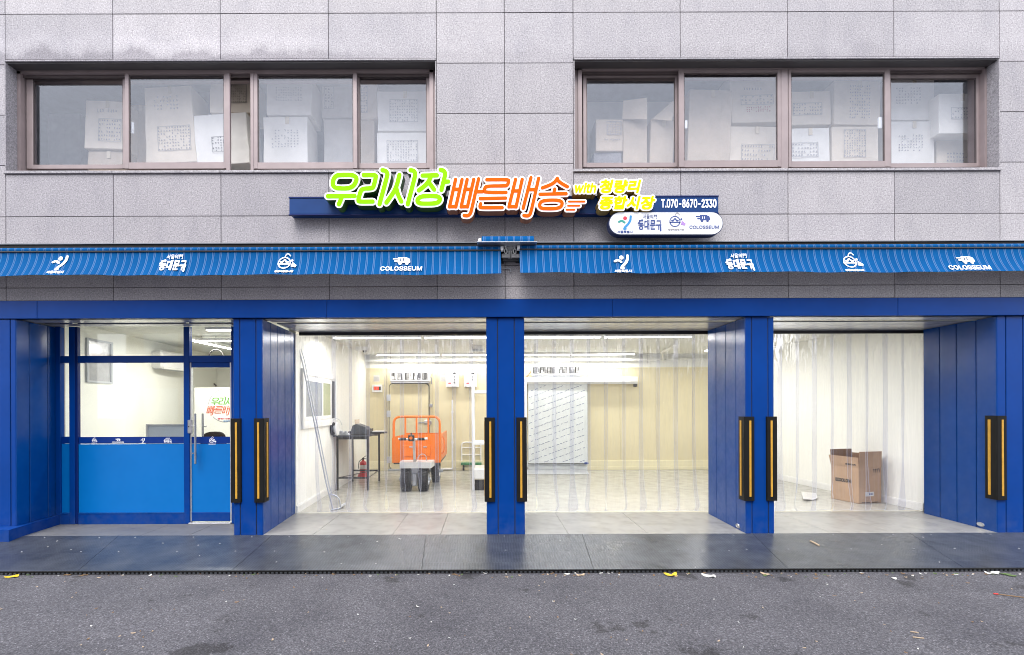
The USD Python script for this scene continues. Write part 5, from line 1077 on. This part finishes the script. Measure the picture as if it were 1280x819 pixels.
# ================================================================ orange electric cart
ct = thing('electric_cart', 'orange three wheeled electric platform cart with handlebar facing out', 'cart', loc=(X(519.5, 3.3), 3.3, 0)); C0 = origin(ct)
Yf, Yr = 3.38, 4.75
xl, xr = W(490.5, 560, Yf)[0], W(551, 560, Yf)[0]; zlo, zhi = Z(578, Yf), Z(546, Yf)
part('deck', bx(xl + .02, xr - .02, Yf, Yr, zlo - .03, zlo + .03, .008), 'dark_grey', ct)
fp2 = part('front_panel', ex(Polygon([(xl, zlo), (xr, zlo), (xr, zhi + .055), (xl + .25, zhi + .055), (xl + .06, zhi + .01), (xl, zhi - .02)]), Yf - .03, Yf), 'orange_paint', ct)
da, dbx = W(503.3, 571, Yf - .05), W(538, 556.2, Yf - .05); md = (da[0] + dbx[0]) / 2
for u, v in ((da[0], md - .006), (md + .006, dbx[0])):
    d_ = part('battery_door', bx(u, v, Yf - .055, Yf - .031, da[2], dbx[2], .008), 'orange_paint', ct); uu = (u + v) / 2 + .03
    part('latch', bx(uu - .035, uu + .035, Yf - .062, Yf - .0545, dbx[2] - .05, dbx[2] - .028, .004), 'galvanised', d_)
part('lower_box', bx(da[0] + .02, dbx[0] - .02, Yf - .05, Yf - .031, zlo + .0, da[2] - .012, .004), 'orange_paint', ct)
part('side_panel', bx(xl - .002, xl + .028, Yf + .002, Yr, zlo + .031, zhi - .03, .006), 'orange_paint', ct)
sd = part('side_panel', bx(xr - .028, xr + .002, Yf + .002, Yr, zlo + .031, zhi + .05, .006), 'orange_paint', ct)
part('latch', tube(bend([(xr + .01, Yf + .12, zlo + .15), (xr + .06, Yf + .12, zlo + .22), (xr + .055, Yf + .12, zhi - .05), (xr + .02, Yf + .12, zhi)], .06), .012, 6), 'orange_paint', sd)
part('back_panel', bx(xl + .03, xr - .03, Yr - .03, Yr - .002, zlo + .031, zhi, .006), 'orange_paint', ct)
zr = Z(520.8, Yf)
part('guard_rail', tube(bend([(xl + .022, Yf + .03, zlo + .2), (xl + .022, Yf + .03, zr), (xr - .022, Yf + .03, zr), (xr - .022, Yf + .03, zlo + .2)], .14, 7), .024, 10), 'orange_paint', ct, smooth=True)
for px in (506.3, 520.3, 535): part('rail_bar', tube([(X(px, Yf), Yf + .03, zhi - .04), (X(px, Yf), Yf + .03, zr - .02)], .017, 8), 'orange_paint', ct, smooth=True)
ya_ = 2.98
fa, fb = W(500, 585, ya_), W(539.5, 577.5, ya_)
part('step_plate', ex(Polygon([(fa[0], 2.92), (fb[0], 2.92), (fb[0] + .02, Yf - .035), (fa[0] - .02, Yf - .035)]).buffer(-.03, join_style=1).buffer(.03, join_style=1), fa[2], fb[2], 'xy'), 'pale_plastic', ct)
part('chassis', [bx(fa[0] + .12, fb[0] - .12, 3.3, Yr - .1, zlo - .11, zlo - .031, .01)], 'grey_plastic', ct)
def wheel(xa_, xb_, y, R, name='wheel'):
    w = (xb_ - xa_) / 2; c_ = (0.5 * (xa_ + xb_), y, R); rd = R * .5
    prof = [(rd, -w), (R * .82, -w), (R * .95, -w * .82), (R, -w * .45), (R, w * .45), (R * .95, w * .82), (R * .82, w), (rd, w), (rd, -w)]
    ty = part(name, lathe(prof, c_, 36, 'x'), 'tyre', ct, smooth=35)
    bl = []
    for k in range(26):
        for s_ in (-1, 1):
            b_ = trimesh.creation.box((w * .8, .03, .014)); b_.apply_transform(trimesh.transformations.rotation_matrix(s_ * .5, [0, 0, 1])); b_.apply_translation((s_ * w * .42, 0, R + .003)); b_.apply_transform(trimesh.transformations.rotation_matrix(2 * np.pi * (k + (.5 if s_ > 0 else 0)) / 26, [1, 0, 0])); b_.apply_translation(c_); bl.append(b_)
    part('tread', bl, 'tyre', ty); part('rim', lathe([(0, -w * .7), (rd * .4, -w * .7), (rd * .95, -w * .9), (rd, -w), (rd, w), (rd * .95, w * .9), (rd * .4, w * .7), (0, w * .7)], c_, 24, 'x'), 'galvanised', ty, smooth=30)
yw = F(508, 614.5)[1] + .1
R1 = .218
wheel(W(502, 600, yw)[0], W(514.7, 600, yw)[0], yw, R1); wheel(W(523.3, 600, yw)[0], W(536, 600, yw)[0], yw, R1)
yw2 = F(545, 601.8)[1]
wheel(W(540.6, 590, yw2)[0], W(550.2, 590, yw2)[0], yw2 - .05, .23); wheel(W(503, 590, yw2)[0], W(512.5, 590, yw2)[0], yw2 - .05, .23)
xc = (W(502, 600, yw)[0] + W(536, 600, yw)[0]) / 2
part('axle', cyl((xc - .3, yw, R1), (xc + .3, yw, R1), .03), 'grey_plastic', ct)
part('axle', cyl((xl + .03, yw2 - .05, .23), (xr - .03, yw2 - .05, .23), .03), 'grey_plastic', ct)
part('fork', [bx(xc - .07, xc + .07, yw - .06, yw + .06, R1 - .03, fa[2] - .002, .012), bx(xc - .045, xc + .045, yw - .09, yw - .05, R1 - .12, R1 + .12, .01)], 'galvanised', ct)
ch = W(517.5, 549, 2.86)
part('steering_column', [tube(bend([(xc, yw - .05, fb[2] - .02), (xc, yw - .1, fb[2] + .14), (ch[0], 2.86, ch[2])], .05), .026, 10)], 'pale_plastic', ct, smooth=True)
hb = part('handlebar', tube([W(498, 548.8, 2.84), W(508, 549.2, 2.86), W(526, 549.2, 2.86), W(534.5, 548.2, 2.84)], .021, 10), 'white_plastic', ct, smooth=True)
for u, v in ((499.5, 507.5), (522, 531)): part('grip', tube([W(u, 549, 2.845), W(v, 549, 2.85)], .026, 10), 'black_rubber', hb, smooth=True)
ch = W(514, 547.5, 2.82); part('control_head', bx(ch[0] - .055, ch[0] + .055, 2.79, 2.87, ch[2] - .06, ch[2] + .06, .015), 'black_metal', hb); part('dial', lathe([(0, -.012), (.028, -.012), (.028, .012), (0, .012)], (ch[0], 2.785, ch[2]), 16, 'y'), 'orange_paint', hb); part('knob', lathe([(0, .0), (.012, 0), (.014, .03), (0, .04)], (ch[0], 2.83, ch[2] + .058), 10), 'black_metal', hb)
part('brake_cable', tube(bend([(xc + .03, yw - .08, fb[2] + .02), (xc + .12, yw - .12, fb[2] + .16), (xc + .2, yw + .02, fb[2] + .12), (xc + .21, yw + .08, fb[2])], .08), .008, 6), 'grey_plastic', ct)

# ================================================================ third bay: film wrapped sliding door, rail, air curtain
sd_ = thing('sliding_door', 'sliding cold store door still wrapped in printed white film', 'door')
p0, p1 = W(660.5, 579.5, BW - .15), W(732, 480, BW - .15)
plain('wrap_film', (0.74, 0.78, 0.77), 0.25, var=0.04, scale=3, bump=0.12, bscale=10); plain('bare_steel', (.5, .52, .54), .4, metal=.3)
part('leaf', bx(p0[0], p1[0], BW - .15, BW - .05, p0[2], p1[2], .008), 'wrap_film', sd_)
part('edge_strip', bx(p1[0] + .001, p1[0] + .05, BW - .14, BW - .06, p0[2], p1[2], .004), 'wrap_film', sd_); part('bottom_seal', bx(p0[0], p1[0] + .05, BW - .145, BW - .06, p0[2] - .016, p0[2] - .001), 'ink_black', sd_); part('kick_plate', bx(p0[0] - .05, p1[0] + .06, BW - .05, BW - .002, .003, .24), 'wrap_film', sd_)
out = []; r = random.Random(5)
Wd, Hd = p1[0] - p0[0], p1[2] - p0[2]
for k in range(-4, 15):
    zz = p0[2] + .05 + k * .155; u = .02 + .05 * (k % 2)
    while u < Wd - .05:
        l_ = r.uniform(.03, .075); zc2 = zz + u * .36
        if p0[2] + .03 < zc2 < p1[2] - .04: out.append(affinity.rotate(sbox(p0[0] + u, zc2, p0[0] + u + l_, zc2 + .011), 20, origin='center'))
        u += l_ + r.choice((.012, .018, .05))
part('film_print', ex(unary_union(out), BW - .152, BW - .1505), 'ink_navy', sd_)
part('guide_roller', bx(p1[0] - .04, p1[0] + .06, BW - .19, BW - .1515, p0[2] - .02, p0[2] + .03, .01), 'ink_navy', sd_)
part('pull_bracket', [bx(p0[0] - .07, p0[0] - .02, BW - .15, BW - .06, Z(y, BW) - .08, Z(y, BW) + .08, .01) for y in (490, 505, 530, 560)], 'grey_plastic', sd_)
dr = thing('door_rail', 'long white sliding rail over the film wrapped door', 'rail'); a, b = W(640, 479.5, BW - .22), W(797.5, 471, BW - .22)
part('rail', [bx(a[0], b[0], BW - .22, BW - .05, a[2] + .02, b[2], .012), bx(a[0], b[0], BW - .20, BW - .05, a[2] - .015, a[2] + .018, .004)], 'white_metal', dr); part('end_stop', bx(b[0] - .07, b[0] - .005, BW - .18, BW - .06, a[2] - .09, a[2] - .016, .006), 'ink_black', dr)
ac2 = thing('air_curtain', 'white wall unit with dark barred lettering above the sliding door rail', 'air curtain'); grille_unit(ac2, 664.5, 727.5, 457.5, 469.5, ((666.5, 694), (699, 725.5)))
part('cable', tube(bend([(BS(664), BW - .1, Z(464, BW)), (BS(661), BW - .1, Z(469, BW)), (BS(656), BW - .1, Z(473, BW))], .06), .014, 6), 'leaf_brown', ac2)
rp = thing('threshold_ramp', 'sloping grey steel threshold plate below the film wrapped door', 'ramp'); a, b, c_, d_ = F(661, 582.5), F(729, 582.5), F(736.5, 593), F(657.5, 593)
part('plate', trimesh.convex.convex_hull(np.array([a + [0, 0, .04], b + [0, 0, .04], a + [0, 0, .001], b + [0, 0, .001], c_ + [0, 0, .008], d_ + [0, 0, .008], c_ + [0, 0, .001], d_ + [0, 0, .001]])), 'bare_steel', rp); part('edge', tube([c_ + [0, 0, .008], d_ + [0, 0, .008]], .008, 6), 'bare_steel', rp)

# ================================================================ fourth bay: the open carton and a sheet of paper
cb = thing('open_carton', 'open brown carton with printed maker name by the right wall', 'cardboard box')
pA, pB, pC = F(1073.5, 630), F(1039, 623.2), F(1101.5, 628.5); pD = pB + pC - pA
h1 = HC - (level(1073, 585)[1]) * (pA[1] + D) / 600
def face(P, Q, z0, z1, t, mat, nm, par=cb): 
    return part(nm, wallseg(P[:2], Q[:2], t, z0, z1), mat, par)
f1 = face(pB, pA, .002, h1, .006, 'carton_brown', 'side'); f2 = face(pA, pC, .002, h1, .006, 'carton_brown', 'side'); face(pC, pD, .002, h1, .006, 'carton_brown', 'side'); face(pD, pB, .002, h1, .006, 'carton_brown', 'side')
part('bottom', quadprism([pA, pC, pD, pB], .001, .008), 'carton_dark', cb)
hf = .26
def flap(P, Q, lean, mat='carton_brown', hgt=hf, inset=.0):
    d = (Q - P) / np.linalg.norm(Q - P); n = np.array([d[1], -d[0], 0]); up = np.array([0, 0, 1.0])
    a_, b_ = P + up * h1, Q + up * h1; e_ = n * hgt * math.sin(lean) + up * hgt * math.cos(lean); th_ = .006 * n
    return part('flap', trimesh.convex.convex_hull(np.array([a_, b_, a_ + e_ + d * inset, b_ + e_ - d * inset, a_ + th_, b_ + th_, a_ + e_ + th_ + d * inset, b_ + e_ + th_ - d * inset])), mat, cb)
fl1 = flap(pB, pA, .18, hgt=.17, inset=-.015); flap(pA, pC, .03); flap(pC, pD, -.05, 'carton_dark', .2); flap(pD, pB, .05, 'carton_dark')
def onface(P, Q, gm, u0, u1, z0, z1, mat, nm, par, out_=.0035):
    d = (Q - P); L_ = np.linalg.norm(d); d = d / L_; n = np.array([d[1], -d[0], 0]); m = ex(fit(gm, u0 * L_, u1 * L_, z0, z1), -.0005, .0005); v = m.vertices
    m.vertices = P + np.outer(v[:, 0], d) + np.outer(v[:, 2], [0, 0, 1]) + n * (out_) + np.outer(v[:, 1], -n); return part(nm, m, mat, par)
onface(pB, pA, text('BIXOLON', 70, False, 5), .17, .72, .315, .375, 'ink_black', 'lettering', f1)
onface(pA, pC, sbox(0, 0, 3, 1.8), .28, .66, .115, .185, 'paper', 'label', f2); onface(pA, pC, unary_union([sbox(0, 0, .6, 3), sbox(1, 0, 1.3, 3), sbox(1.7, 0, 2.4, 3), sbox(2.8, 0, 3, 3)]), .45, .62, .135, .165, 'ink_navy', 'label', f2, .005)
onface(pA, pC, unary_union([stroke([(0, 0), (0, 3), (-.8, 2)], .4), stroke([(1.2, 0), (1.2, 3), (2, 2)], .4), stroke([(3, 0), (3, 2), (4, 3), (5, 2), (5, 0)], .4)]), .62, .92, h1 - .085, h1 - .02, 'ink_black', 'print', f2)
onface(pA, pC, unary_union([sbox(0, 0, 4, .5), sbox(5, 0, 8, .5)]), .12, .86, .012, .022, 'ink_black', 'print', f2)
d = pA - pB; L_ = np.linalg.norm(d); d = d / L_; nn = np.array([d[1], -d[0], 0])
m = ex(fit(text('BIXOLON', 70, False, 5), .56 * L_, .92 * L_, 0, .028), -.0005, .0005); v = m.vertices
m.vertices = pB + np.array([0, 0, h1]) + np.outer(v[:, 0], d) + np.outer(v[:, 2] + .03, nn * math.sin(.18) + np.array([0, 0, math.cos(.18)])) + nn * .008 + np.outer(v[:, 1], -nn); part('lettering', m, 'ink_black', fl1)
pp = thing('paper_sheet', 'crumpled white paper sheet on the floor near the carton', 'paper'); cs = [F(1001.5, 616), F(1020, 618), F(1022, 625), F(1004, 627)]
gv = []; 
for i in range(7):
    for k in range(7):
        u, w = i / 6, k / 6; p = (cs[0] * (1 - u) + cs[1] * u) * (1 - w) + (cs[3] * (1 - u) + cs[2] * u) * w; gv.append(p + [0, 0, .006 + .05 * meshkit.noise(np.array([u * 3, w * 3, 1.0])) * (1 - abs(2 * w - 1) * .3)])
gf = [(i * 7 + k, i * 7 + k + 1, (i + 1) * 7 + k + 1) for i in range(6) for k in range(6)] + [(i * 7 + k, (i + 1) * 7 + k + 1, (i + 1) * 7 + k) for i in range(6) for k in range(6)]
part('sheet', trimesh.Trimesh(np.vstack([gv, np.array(gv) + [0, 0, -.003]]), gf + [(a_ + 49, c_ + 49, b_ + 49) for a_, b_, c_ in gf], process=False), 'paper', pp)

# ================================================================ the steel ramp and the litter at its foot
rm = thing('steel_ramp', 'worn blue grey tread plate ramp along the whole shopfront', 'ramp', kind='structure')
zf = -0.08
def rz(y): return zf * (y / RW)
seams = [(-3, -2.6), (-190, -340), (-30, -120), (148, 97), (340, 290), (532, 527), (727, 742), (940, 985), (1136, 1205), (1330, 1440), (1500, 1650)]
S = []
for a_, b_ in seams[1:]:
    S.append((X(a_, -.002), W(b_, 711, RW)[0]))
S = [(-9.5, -9.5)] + S + [(9.5, 9.5)]
for (a0_, a1_), (b0_, b1_) in zip(S, S[1:]):
    e_ = rnd.uniform(-.001, .001); g_ = .0025
    top_ = np.array([(a0_ + g_, -.003, e_), (b0_ - g_, -.003, e_), (b1_ - g_, RW, zf + e_), (a1_ + g_, RW, zf + e_)]); part('tread_plate', trimesh.convex.convex_hull(np.vstack([top_, top_ - [0, 0, .006]])), 'checker_plate', rm)
    bl = []
    for u in (.12, .5, .88):
        for w in (.06, .5):
            p = (top_[0] * (1 - u) + top_[1] * u) * (1 - w) + (top_[3] * (1 - u) + top_[2] * u) * w; bl.append(lathe([(0, .006), (.007, .004), (.011, 0), (0, 0)], p, 8))
    part('bolt', bl, 'dark_steel', rm)
part('bed', [trimesh.convex.convex_hull(np.array([(s_, y, z) for s_ in (-9.5, 9.5) for y, z in ((-.003, -.012), (RW + .03, zf - .012), (-.003, RZ - .05), (RW + .03, RZ - .05))]))], 'black_gap', rm)
part('front_edge', [bx(-9.5, 9.5, RW - .006, RW + .02, zf - .016, zf - .002, .003), bx(-9.5, 9.5, RW + .004, RW + .03, RZ - .02, zf - .014)], 'black_rubber', rm)
part('lip_knobs', [bx(x_, x_ + .022, RW - .004, RW + .006, RZ + .006, zf - .018) for x_ in np.arange(-6.2, 6.2, .045)], 'dark_grey', rm)
def scrap(px, py, s, z=RZ, seed=0, lift=.012, asp=1.6):
    """a small curled leaf or paper scrap lying where it was photographed"""
    c_ = F(px, py, z); r = random.Random(seed); a = r.uniform(0, 6.3); pts = []
    n = 9
    for i in range(n):
        t = i / n * 2 * np.pi; q = s * r.uniform(.7, 1.1); pts.append((q * math.cos(t) * asp, q * math.sin(t), 0))
    pts = np.array(pts); up = .003 + lift * (pts[:, 0] / (s * asp)) ** 2 + np.array([r.uniform(0, lift * .5) for _ in range(n)])
    ca, sa = math.cos(a), math.sin(a); xy = np.stack([pts[:, 0] * ca - pts[:, 1] * sa, pts[:, 0] * sa + pts[:, 1] * ca, up], 1)
    top = np.vstack([[[0, 0, .004]], xy]); v = np.vstack([top, top - [0, 0, .0018]]) + c_; m_ = n + 1
    f = [(0, 1 + i, 1 + (i + 1) % n) for i in range(n)] + [(m_, m_ + 1 + (i + 1) % n, m_ + 1 + i) for i in range(n)] + [x for i in range(n) for x in ((1 + i, m_ + 1 + i, m_ + 1 + (i + 1) % n), (1 + i, m_ + 1 + (i + 1) % n, 1 + (i + 1) % n))]
    return trimesh.Trimesh(v, f, process=False)
named = [('leaf', 'yellow leaf on the asphalt against the ramp edge, under the third bay', 'leaf', [(836, 719.5, .035), (843, 719, .03)], 'leaf_yellow', RZ),
         ('leaf', 'orange brown leaf at the far left end of the ramp edge', 'leaf', [(13, 721.5, .03), (20, 721.5, .024)], 'leaf_yellow', RZ),
         ('leaf', 'dry brown leaf by the ramp edge left of the yellow leaf', 'leaf', [(727, 719.5, .022), (724, 720, .02)], 'wood_pale', RZ),
         ('paper_scrap', 'white paper scrap by the ramp edge left of the dry brown leaf', 'paper scrap', [(709, 718.5, .022)], 'paper', RZ),
         ('paper_scrap', 'white torn paper by the ramp edge just right of the yellow leaf', 'paper scrap', [(885, 720.5, .04), (892, 721.5, .025)], 'paper', RZ),
         ('leaf', 'tan leaf by the ramp edge under the third column', 'leaf', [(957, 718.5, .03)], 'wood_pale', RZ),
         ('paper_scrap', 'crumpled pale scrap a little in front of the ramp, right half', 'paper scrap', [(1117.5, 724, .022)], 'paper', RZ),
         ('paper_scrap', 'pale torn scraps at the ramp edge near the right end', 'paper scrap', [(1243, 717, .035), (1236, 717.5, .02)], 'paper', RZ),
         ('leaf', 'green stalk at the ramp edge at the right end', 'leaf', [(1256, 718.5, .03), (1263, 720, .03)], 'leaf_green', RZ)]
for i, (nm, lab, cat, spots, mt, z) in enumerate(named):
    t = thing(nm, lab, cat); part('blade' if nm == 'leaf' else 'piece', [scrap(px, py, s, z, i * 5 + k) for k, (px, py, s) in enumerate(spots)], mt, t)
stt = thing('wood_stick', 'short pale wooden stick lying on the tread plate ramp', 'stick'); a, b = F(1013, 677, -.02), F(1024, 681.5, -.02); a[2] = rz(a[1]) + .008; b[2] = rz(b[1]) + .008
part('stick', tube([a, (a + b) / 2 + [0, 0, .002], b], .011, 6), 'wood_pale', stt)
for k, (px, py, lab) in enumerate([(1148, 798, 'thin pale straw lying on the asphalt, lower right'), (1143, 791, 'shorter pale straw just above the lower right straw'), (1260, 744, 'red tipped stick on the asphalt near the right edge')]):
    t = thing('straw', lab, 'straw'); c_ = F(px, py, RZ); dx = (.032, .022, .08)[k]
    part('stalk', tube([c_ + [-dx, 0.01, .005], c_ + [dx, -.01 - (.06 if k == 2 else 0), .005]], .004, 6), ('wood_pale', 'wood_pale', 'leaf_brown')[k], t)
    if k == 2: part('tip', tube([c_ + [-dx, .01, .006], c_ + [-dx - .03, .02, .006]], .006, 6), 'red_paint', t)
r = random.Random(11); groups = {'leaf_brown': [], 'paper': [], 'leaf_green': [], 'wood_pale': []}
for k in range(170):
    px = r.uniform(-20, 1300); py = 716.5 + abs(r.gauss(2.2, 2.2)) + (720 - 713) * 0; groups[r.choice(['leaf_brown', 'leaf_brown', 'paper', 'leaf_green', 'wood_pale'])].append(scrap(px, py, r.uniform(.005, .012), RZ, 100 + k, .006, r.uniform(1, 2.6)))
for k in range(90):
    px, py = r.uniform(-20, 1300), r.uniform(724, 819); groups[r.choice(['leaf_brown', 'paper', 'wood_pale', 'leaf_brown', 'wood_pale'])].append(scrap(px, py, r.uniform(.003, .008), RZ, 400 + k, .004, r.uniform(1, 3)))
for k in range(22):
    px, py = r.uniform(20, 1270), r.uniform(674, 710); c_ = F(px, py, -.04); s_ = scrap(px, py, r.uniform(.004, .009), -.04, 600 + k, .003); s_.vertices[:, 2] += rz(c_[1]) + .04; groups['paper'].append(s_)
lt = thing('litter', 'tiny leaf crumbs and paper bits scattered on the asphalt and ramp', 'litter', kind='stuff')
for mt, ms in groups.items(): part('litter_bits', ms, mt, lt, kind='stuff')

# ================================================================ houses across the street (mirrored in the upper panes)
plain('render_grey', (0.30, 0.29, 0.28), 0.8, var=0.15, scale=.6); plain('brick_brown', (0.20, 0.13, 0.10), 0.8, var=0.2, scale=1.5); plain('render_cream', (0.42, 0.39, 0.33), 0.8, var=0.12, scale=.6)
for i, (x0, x1, h, y, mt, lab) in enumerate([(-16, -5.2, 9.6, -14.0, 'brick_brown', 'brown brick house across the street, mirrored in the left panes'), (-5.0, 3.4, 11.6, -14.6, 'render_grey', 'tall grey house across the street, mirrored in the middle panes'), (3.7, 17, 10.6, -14.0, 'render_cream', 'cream house across the street, mirrored in the right panes')]):
    hs = thing('opposite_house', lab, 'house', 'houses across the street')
    part('wall', bx(x0, x1, y - 6, y, RZ + .004, h), mt, hs); part('parapet', bx(x0 - .1, x1 + .1, y - 6, y + .12, h + .002, h + .35, .02), 'render_grey', hs)
    for k in range(int((x1 - x0) / 2.6)):
        for f_ in range(int(h / 3)):
            u = x0 + .8 + k * 2.6; part('window', bx(u, u + 1.5, y - .05, y + .03, 1.0 + f_ * 3.0, 2.4 + f_ * 3.0, .01), 'grey_glass', hs)
